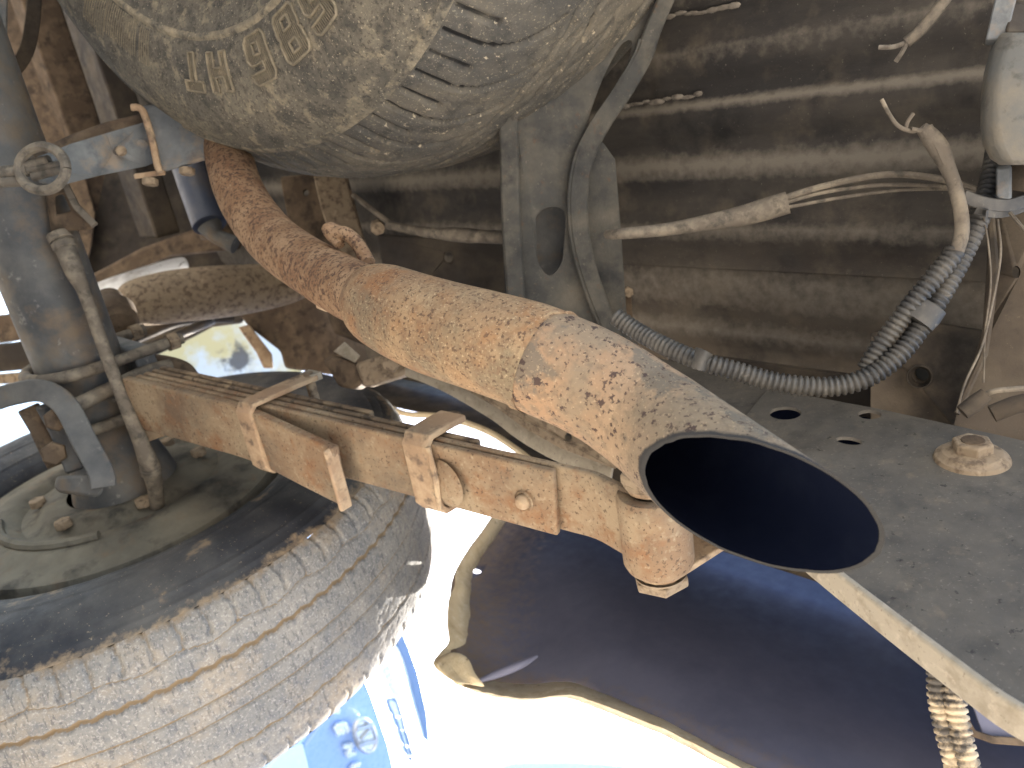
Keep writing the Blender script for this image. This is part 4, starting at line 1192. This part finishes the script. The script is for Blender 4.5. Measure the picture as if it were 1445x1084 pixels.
# loose twin-core cable at the top
tw = thing('stripped_cable', 'loose stripped cable with two bare ends at the top right', 'cable', P(1275, 60, .6))
b = MB(); b.tube([P(*q) for q in cr([(1360, -40, .54), (1330, 5, .548), (1300, 42, .556), (1279, 60, .562)], 5)], [.0042] * 16, n=10); b.build('sheath', m_dustcable, tw)
for e_ in ([(1282, 58, .562), (1262, 66, .565), (1240, 67, .57)], [(1280, 60, .562), (1273, 74, .567), (1264, 87, .572)]):
    b = MB(); b.tube([P(*q) for q in cr(e_, 5)], .0017, n=8); b.build('bare_wire', m_seam, tw)
# thin wires hanging at the right
for lab, pth, r in (('thin bent wire hanging down the rear sill', [(1408, 310, .535), (1412, 360, .53), (1400, 430, .53), (1385, 490, .53), (1362, 540, .53), (1350, 582, .535)], .0008),
                    ('thin wire leaning on the sill edge, left of the bent wire', [(1386, 300, .54), (1394, 340, .54), (1398, 400, .545), (1390, 470, .55), (1388, 540, .56)], .0007),
                    ('short thin wire slanting off the cable tie to the right', [(1425, 300, .53), (1440, 318, .525), (1460, 340, .52)], .0013)):
    b = MB(); b.tube([P(*q) for q in cr(pth, 6)], r, n=6); o = b.build('wire', m_dustcable); tag(o, lab, 'wire', 'thin wires at the rear sill')
pc = thing('wire_connector', 'grey plug and wire lying behind the top edge of the chassis plate', 'connector', P(1370, 580, .5))
b = MB(); b.tube([P(1358, 582, .50), P(1375, 570, .498), P(1392, 556, .495)], [.005, .0056, .0046], n=12); b.build('plug', m_floor_dusty, pc)
b = MB(); b.tube([P(*q) for q in cr([(1392, 556, .495), (1410, 551, .49), (1460, 547, .485)], 5)], .0018, n=8); b.build('wire', m_dustcable, pc)
b = MB(); b.tube([P(1400, 584, .505), P(1430, 572, .50), P(1470, 562, .495)], .006, n=12); b.build('sleeve', m_floor_dusty, pc)
# clip that holds the long conduit
kc = thing('conduit_clip', 'small dusty clip holding the long conduit behind the exhaust', 'clip', P(992, 512, .57))
b = MB(); b.tube([P(985, 520, .572), P(989, 506, .570), P(994, 496, .570)], [.006, .0055, .007], n=10); b.build('clip', m_conduit, kc)
# muddy twin conduits at the lower right
md_ = thing('muddy_conduit', 'mud caked corrugated conduit below the chassis plate, left of the pair', 'conduit', P(1345, 1080, .5), 'muddy conduits below the plate')
conduit([(1318, 880, .50), (1321, 930, .495), (1323, 985, .49), (1332, 1030, .485), (1346, 1080, .48), (1356, 1130, .48)], .0062, .0042, m_conduit_mud, md_)
md2 = thing('muddy_conduit', 'mud caked corrugated conduit below the chassis plate, right of the pair', 'conduit', P(1365, 1080, .5), 'muddy conduits below the plate')
conduit([(1338, 880, .495), (1342, 930, .49), (1346, 985, .485), (1354, 1030, .48), (1366, 1080, .475), (1376, 1130, .475)], .0072, .0042, m_conduit_mud, md2)
# inner bumper panel, bottom right corner
bp = thing('bumper_return', 'dark bumper return panel in the lower right corner', 'body panel', P(1430, 1060, .6))
b = MB(); b.prism([P(x, y, .62) for x, y in ((1350, 930), (1380, 1020), (1388, 1040), (1445, 1050), (1560, 1060), (1560, 900))], ray(1420, 1000), .02); b.build('panel', m_panel, bp, bevel=.002)
b = MB(); b.bar([P(x, y, .615) for x, y in ((1360, 1012), (1372, 1034), (1400, 1044), (1470, 1049))], .006, .004, -ray(1420, 1040).normalized()); b.build('edge', m_brown, bp, bevel=.001)

# ------------------------------------------------------------------ things ahead of the axle, left background
mf = thing('muffler', 'long dusty brown muffler shell behind the exhaust bend', 'muffler', P(300, 440, 1.3))
b = MB()
ax_pts = [P(*q) for q in cr([(165, 432, 1.22), (190, 428, 1.23), (250, 418, 1.26), (330, 410, 1.30), (400, 402, 1.34), (450, 396, 1.38)], 6)]
m_ = len(ax_pts)
b.tube(ax_pts, [.008 + .036 * math.sin(math.pi * min(1, max(0, (k / (m_ - 1)) * .96 + .03))) ** .55 for k in range(m_)], n=28)
b.build('shell', m_bolt, mf)
b = MB(); b.tube([p_ + UPV * .0 - (p_ - CAMPOS).normalized() * .035 for p_ in ax_pts[8:26]], .004, n=8); b.build('seam', m_brown, mf)
sh = thing('heat_shield', 'bright bare metal heat shield above the muffler', 'heat shield', P(200, 400, 1.4))
b = MB()
g_ = []
for k, (x0, y0, x1, y1) in enumerate(((120, 405, 150, 440), (150, 392, 180, 428), (195, 378, 220, 412), (235, 366, 250, 394), (262, 360, 270, 380))):
    g_.append([P(x0, y0, 1.45), P((x0 + x1) / 2, (y0 + y1) / 2, 1.38), P(x1, y1, 1.36)])
b.rings(g_, closed_ring=False); b.build('shell', m_shield, sh, solid=.002, subsurf=2, sharp=180)
cm = thing('front_crossmember', 'brown folded crossmember ahead of the axle', 'crossmember', P(250, 360, 1.5))
b = MB(); b.prism([P(x, y, 1.5) for x, y in ((110, 398), (200, 350), (290, 318), (345, 330), (340, 352), (240, 362), (150, 400), (118, 412))], ray(220, 360), .08); b.build('flange', m_brown, cm, bevel=.006)
b = MB(); b.prism([P(x, y, 1.62) for x, y in ((-80, -60), (40, -60), (60, 60), (100, 180), (135, 300), (130, 345), (118, 400), (60, 330), (20, 240), (-60, 120))], ray(60, 150), .05); b.build('side_web', m_brown, cm, bevel=.006)
b = MB(); b.prism([P(x, y, 1.7) for x, y in ((235, 235), (300, 225), (320, 300), (285, 330), (258, 300))], ray(270, 270), .05,
                  [[P(254 + 4 * math.cos(a), 272 + 6 * math.sin(a), 1.7) for a in [2 * math.pi * k / 10 for k in range(10)]]]); b.build('gusset', m_bolt, cm, bevel=.005)
b = MB(); b.prism([P(x, y, 1.15) for x, y in ((395, 250), (440, 245), (490, 245), (520, 360), (470, 380), (410, 330))], ray(450, 300), .05,
                  [[P(432 + 4 * math.cos(a), 272 + 5 * math.sin(a), 1.15) for a in [2 * math.pi * k / 10 for k in range(10)]]]); b.build('hanger_plate', m_brown, cm, bevel=.005)
b = MB(); b.bar([P(x, y, 1.05) for x, y in cr([(462, 235), (475, 290), (492, 340), (505, 375)], 5)], .042, .006, -ray(480, 300).normalized()); b.build('hanger_strap', m_bolt, cm, bevel=.002)
b = MB(); b.prism([P(x, y, 1.5) for x, y in ((355, 440), (400, 430), (540, 470), (545, 540), (470, 520), (410, 495), (385, 480))], ray(450, 480), .06); b.build('lower_web', m_brown, cm, bevel=.006)
b = MB(); b.prism([P(x, y, 1.42) for x, y in ((330, 436), (400, 392), (470, 420), (600, 470), (600, 545), (470, 530), (402, 520), (396, 496), (352, 462))], ray(450, 480), .05); b.build('rail_web', m_brown, cm, bevel=.006)
b = MB(); b.prism([P(x, y, 1.40) for x, y in ((336, 462), (352, 458), (384, 500), (386, 520), (372, 520), (362, 498))], ray(360, 490), .03); b.build('mount_post', m_clip, cm, bevel=.003)
b = MB(); b.prism([P(x, y, 1.48) for x, y in ((120, 420), (340, 432), (345, 456), (300, 462), (262, 482), (225, 500), (165, 520), (110, 500))], ray(230, 460), .05); b.build('dark_web', m_dark, cm, bevel=.006)
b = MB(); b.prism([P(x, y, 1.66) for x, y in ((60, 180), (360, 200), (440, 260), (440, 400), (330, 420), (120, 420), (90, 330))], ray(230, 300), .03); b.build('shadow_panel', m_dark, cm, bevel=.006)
bl = thing('shock_absorber', 'blue painted shock absorber seen past the saddle', 'shock absorber', P(300, 335, 1.2))
b = MB(); b.tube([P(255, 200, 1.25), P(275, 260, 1.22), (P(296, 318, 1.2))], .026, n=20); b.build('body', grime('blue_paint', (.040, .048, .072, 1), [((.075, .08, .095, 1), 20, .45, .65, .7), ((.09, .07, .05, 1), 14, .5, .66, .6)], rough=.5), bl)
b = MB(); b.tube([P(296, 318, 1.2), P(306, 334, 1.2), P(332, 346, 1.2)], [.02, .012, .014], n=16); b.build('lower_eye', m_axle, bl)
# joint and rods beside the axle
jt = thing('brake_line_joint', 'round dusty rubber joint right of the axle tube', 'joint', P(158, 450, 1.0))
b = MB(); b.lathe([(.001, .03), (.02, .03), (.026, .02), (.027, -.01), (.020, -.02), (.018, -.045), (.001, -.045)], P(162, 446, 1.0), (ray(162, 446) * -1 + RTV * .6), n=24); b.build('boot', m_brown, jt)
for k in range(3):
    b = MB(); b.tube([P(130, 436 + k * 7, 1.0), P(150, 440 + k * 7, 1.0)], .003, n=8); b.build('clip', m_cream, jt)
for lab, pth, r, mt in (('dark curved brake pipe below the muffler, upper of two', [(165, 490, 1.25), (210, 470, 1.28), (260, 452, 1.32), (330, 448, 1.36)], .009, m_dark),
                    ('dark curved brake pipe below the muffler, lower of two', [(170, 502, 1.2), (215, 486, 1.24), (262, 468, 1.28), (300, 452, 1.32)], .008, m_axle),
                    ('brown rubber hose looped over the front of the leaf spring', [(165, 505, .95), (195, 512, .93), (230, 514, .93), (258, 522, .93), (270, 535, .93)], .011, m_brown)):
    b = MB(); b.tube([P(*q) for q in cr(pth, 8)], r, n=12); o = b.build('brake_pipe' if 'pipe' in lab else 'rubber_hose', mt); tag(o, lab, 'pipe' if 'pipe' in lab else 'hose')
ub2 = thing('spring_plate', 'dark rubber pad over the front of the leaf spring', 'pad', P(240, 530, .95))
b = MB(); b.prism([P(x, y, .96) for x, y in ((190, 516), (250, 510), (276, 522), (278, 545), (240, 548), (200, 545))], ray(240, 530), .03); b.build('pad', m_brown, ub2, bevel=.006)
b = MB(); b.tube([P(*q) for q in cr([(105, 574, .83), (150, 552, .855), (200, 528, .875), (240, 516, .90)], 5)], .0085, n=12); b.build('rod', m_dustcable, ub2)
# left edge: bars and a far beam
le_ = thing('corner_strap', 'flat curved strap in the top left corner', 'strap', P(30, 110, .9))  # a flat curved strip
b = MB(); pth = [P(*q) for q in cr([(50, -30, .95), (46, 30, .95), (38, 70, .95), (22, 96, .95), (2, 112, .95), (-20, 118, .95)], 6)]
b.bar(pth, .016, .006, -ray(30, 60).normalized()); b.build('strap', m_floor_dusty, le_, bevel=.001)
tb = thing('frame_post', 'blue grey frame post at the top left edge', 'post', P(0, 170, .85))
b = MB(); b.prism([P(x, y, .85) for x, y in ((-60, -60), (12, -60), (10, 60), (6, 130), (14, 168), (-60, 175))], ray(0, 60), .03); b.build('post', m_galv, tb, bevel=.004)
b = MB(); b.prism([P(x, y, .90) for x, y in ((-60, 168), (12, 165), (22, 195), (30, 225), (-60, 240))], ray(0, 200), .04, [[P(6 + 6 * math.cos(a), 182 + 8 * math.sin(a), .9) for a in [2 * math.pi * k / 12 for k in range(12)]]]); b.build('foot', m_brown, tb, bevel=.004)
fb_ = thing('far_beam', 'brown beam behind the axle at the left edge', 'beam', P(10, 470, 1.4))
b = MB(); b.bar([P(-60, 470, 1.4), P(20, 462, 1.4), P(110, 445, 1.4)], .05, .05, -ray(20, 460).normalized()); b.build('beam', m_brown, fb_, bevel=.005)
b = MB(); b.bar([P(-60, 510, 1.5), P(30, 502, 1.5), P(120, 488, 1.5)], .055, .05, -ray(20, 505).normalized()); b.build('lower_beam', m_dark, fb_, bevel=.005)
b = MB(); b.bar([P(-60, 540, 1.45), P(60, 530, 1.45)], .02, .02, -ray(20, 540).normalized()); b.build('edge', m_bolt, fb_, bevel=.003)
# small fittings between front pipe and carrier
ft = thing('cable_fitting', 'small bright bolt head and thin stay right of the front pipe', 'fitting', P(530, 320, .9))
b = MB(); b.hexa(P(532, 318, .9), -ray(530, 317) + RTV * .4, .009, .012, n=6); b.build('bolt', m_bolt, ft, bevel=.002)
b = MB(); b.tube([P(498, 275, .9), P(530, 300, .89), P(560, 322, .88)], .003, n=8); b.build('stay', m_dustcable, ft)
b = MB(); b.tube([P(*q) for q in cr([(548, 318, .86), (600, 328, .84), (650, 332, .82), (720, 336, .80)], 5)], [.005, .005, .005, .005, .005, .006, .006, .006, .007, .008, .008, .008, .007, .007, .007, .007], n=10); b.build('cable', m_dustcable, ft)
b = MB(); b.prism([P(x, y, .92) for x, y in ((530, 330), (720, 342), (720, 420), (600, 400), (540, 375))], ray(630, 370), .01, [[P(633 + 6 * math.cos(a), 363 + 8 * math.sin(a), .92) for a in [2 * math.pi * k / 12 for k in range(12)]]]); b.build('bracket_plate', m_dark, ft, bevel=.003)

fp_ = thing('far_panel', 'blotchy cream and blue panel seen through the gap above the tyre', 'panel', P(300, 500, 2.6))
m_blotch = grime('blotchy_paint', (0.40, 0.37, 0.22, 1), [((0.42, 0.50, 0.60, 1), 3.5, .46, .56, .9), ((0.05, 0.055, 0.07, 1), 5, .56, .62, .9), ((0.6, 0.6, 0.58, 1), 8, .55, .66, .7)], rough=.5)
b = MB(); b.prism([P(x, y, 2.6) for x, y in ((190, 440), (420, 440), (430, 560), (190, 560))], ray(300, 500), .06); b.build('panel', m_blotch, fp_, bevel=.01)
# ------------------------------------------------------------------ parked cars outside
car = thing('parked_car', 'pale blue parked hatchback nose with letters and oval badge beyond the tyre', 'car', at(515, 1035, F=1.72) - UPV * .9)
FC = 1.74
def cpx(x, y, dF=0.0): return at(x, y, F=FC + dF)
# body shell: side section of the nose swept across
def cw(R, F, z): return Vector((R, F, z))
sec = [(.0, .22), (-.02, .35), (-.03, .55), (0, .72), (.02, .86), (.06, .99), (.14, 1.06), (.35, 1.10), (1.0, 1.14), (1.5, 1.45), (2.2, 1.50), (3.2, 1.45), (3.7, 1.0), (3.75, .3), (3.6, .22)]
b = MB()
rr_ = []
for k, (R_, inset) in enumerate(((.98, .20), (1.05, .05), (1.25, .0), (1.8, -.03), (2.4, 0), (2.6, .05), (2.68, .20))):
    rr_.append([cw(R_, FC + .02 + f + inset * (1 if f < 1 else 0), z - (inset * .15 if z > .9 else 0)) for f, z in sec])
b.rings(rr_); b.build('body', m_carwhite, car, subsurf=2, sharp=180)
def panel_px(name, poly, mat, dF, th=.02):
    b = MB(); b.prism([cpx(x, y, dF) for x, y in poly], FWV, th); return b.build(name, mat, car, bevel=.004)
panel_px('grille', [(400, 1090), (440, 1040), (510, 945), (526, 985), (548, 1050), (556, 1084), (570, 1130), (420, 1150)], m_carblue, -.07)
panel_px('lower_intake', [(360, 1100), (400, 1060), (428, 1050), (440, 1100), (440, 1140), (360, 1140)], m_carwhite, -.08)
panel_px('bonnet_edge', [(566, 890), (574, 905), (590, 945), (602, 1000), (606, 1048), (600, 1044), (588, 1000), (572, 940), (560, 912)], m_glass, -.09)
panel_px('upper_trim', [(548, 930), (556, 955), (568, 985), (562, 992), (548, 965), (540, 945)], m_chrome, -.085)
b = MB(); pl_ = [cpx(x, y, -.095) for x, y in cr([(547, 990), (558, 988), (566, 1010), (572, 1035), (580, 1065), (578, 1072), (570, 1050), (560, 1020)], 5, True)]
b.tube(pl_ + [pl_[0]], .004, n=6); b.build('lamp_outline', m_glass, car)
for (x, y, s) in ((557, 1000, 11), (565, 1022, 8), (572, 1042, 10), (577, 1061, 5)):
    b = MB(); q = [cpx(x + a * math.cos(-.3) - c * math.sin(-.3) * 1, y + a * math.sin(.3) * .3 + c, -.095) for a, c in rrect(-6, -s, 6, s, 3)]
    b.prism(q, FWV, .02); b.build('lamp_cell', m_chrome, car, bevel=.002)
# badge: oval ring and slanted letter
oc = (515, 1038)
ring_pts = [cpx(oc[0] + 15 * math.cos(a) * .94 + 24 * math.sin(a) * .22, oc[1] + 24 * math.sin(a) * .96 - 15 * math.cos(a) * .12, -.105) for a in [2 * math.pi * k / 40 for k in range(41)]]
b = MB(); b.prism(ring_pts[:-1], FWV, .01); badge = b.build('badge', m_chrome, car, bevel=.002)
b = MB(); b.tube(ring_pts, .007, n=8); b.build('badge_ring', m_shield, badge)
for (x0, y0, x1, y1) in ((503, 1030, 527, 1022), (505, 1052, 529, 1046), (510, 1044, 522, 1030)):
    b = MB(); b.bar([cpx(x0, y0, -.112), cpx(x1, y1, -.112)], .010, .008, FWV); b.build('badge_stroke', m_shield, badge, bevel=.001)
# letters, reading down the picture
def strokes(cx_, cy_, segs, name):
    g = MB()
    ex, ey = Vector((.37, .93)), Vector((.90, -.30))     # reading direction, letter-up direction in the picture
    for (x0, y0, x1, y1) in segs:
        a = Vector((cx_, cy_)) + ex * (x0 - .5) * 16 + ey * (y0 - .5) * 14
        c = Vector((cx_, cy_)) + ex * (x1 - .5) * 16 + ey * (y1 - .5) * 14
        g.bar([cpx(a.x, a.y, -.085), cpx(c.x, c.y, -.085)], .013, .012, FWV)
    g.build(name, m_chrome, car, bevel=.002)
LE = [(.1, 0, .1, 1), (.1, 0, .9, 0), (.1, .5, .9, .5), (.1, 1, .9, 1)]
strokes(482, 1029, LE, 'letter')
strokes(493, 1058, [(.1, 0, .1, 1), (.1, 1, .9, 0), (.9, 0, .9, 1)], 'letter')
strokes(504, 1086, [(.1, 1, .1, .1), (.1, .0, .9, .0), (.9, .1, .9, 1)], 'letter')
strokes(516, 1116, LE, 'letter')
strokes(470, 1000, [(.1, 1, .5, 0), (.5, 0, .9, 1)], 'letter')
for (x, z) in ((1.2, .3), (2.45, .3)):
    b = MB(); b.lathe([(.001, -.1), (.2, -.1), (.3, -.09), (.32, -.05), (.32, .05), (.3, .09)], cw(x, FC + .75, .32), RTV, n=28); b.build('wheel', m_dark, car)
# second vehicle: only its roof edge rises into the bottom of the picture
v2 = thing('parked_van', 'blue roofed vehicle peeping in at the bottom edge of the picture', 'van', Vector((3.2, 2.0, 0)))
b = MB()
sec = [(2.95, .3), (2.95, .8), (2.85, 1.2), (2.62, 1.42), (2.45, 1.58), (2.27, 1.84), (2.05, 2.0), (1.9, 2.09), (1.47, 2.31), (.9, 2.42), (-.6, 2.42), (-1.4, 2.2), (-1.5, .3)]
b.rings([[cw(3.0 + dx, f - ins, z - ins * .6) for f, z in sec] for dx, ins in ((0, .05), (.07, .0), (.9, -.03), (1.7, 0), (1.78, .05))])
b.build('body', m_carblue, v2, bevel=.03, segs=3)
b = MB(); b.prism([cw(2.992, y_, z_) for y_, z_ in ((2.0, 1.45), (2.15, 1.6), (1.85, 1.92), (1.5, 2.1), (.9, 2.15), (.9, 1.45))], -RTV, .006); b.build('side_window', m_glass, v2, bevel=.002)
for y_ in (2.2, -.7):
    b = MB(); b.lathe([(.001, -.1), (.2, -.1), (.3, -.09), (.33, -.05), (.33, .05), (.3, .09)], cw(3.06, y_, .33), RTV, n=28); b.build('wheel', m_dark, v2)
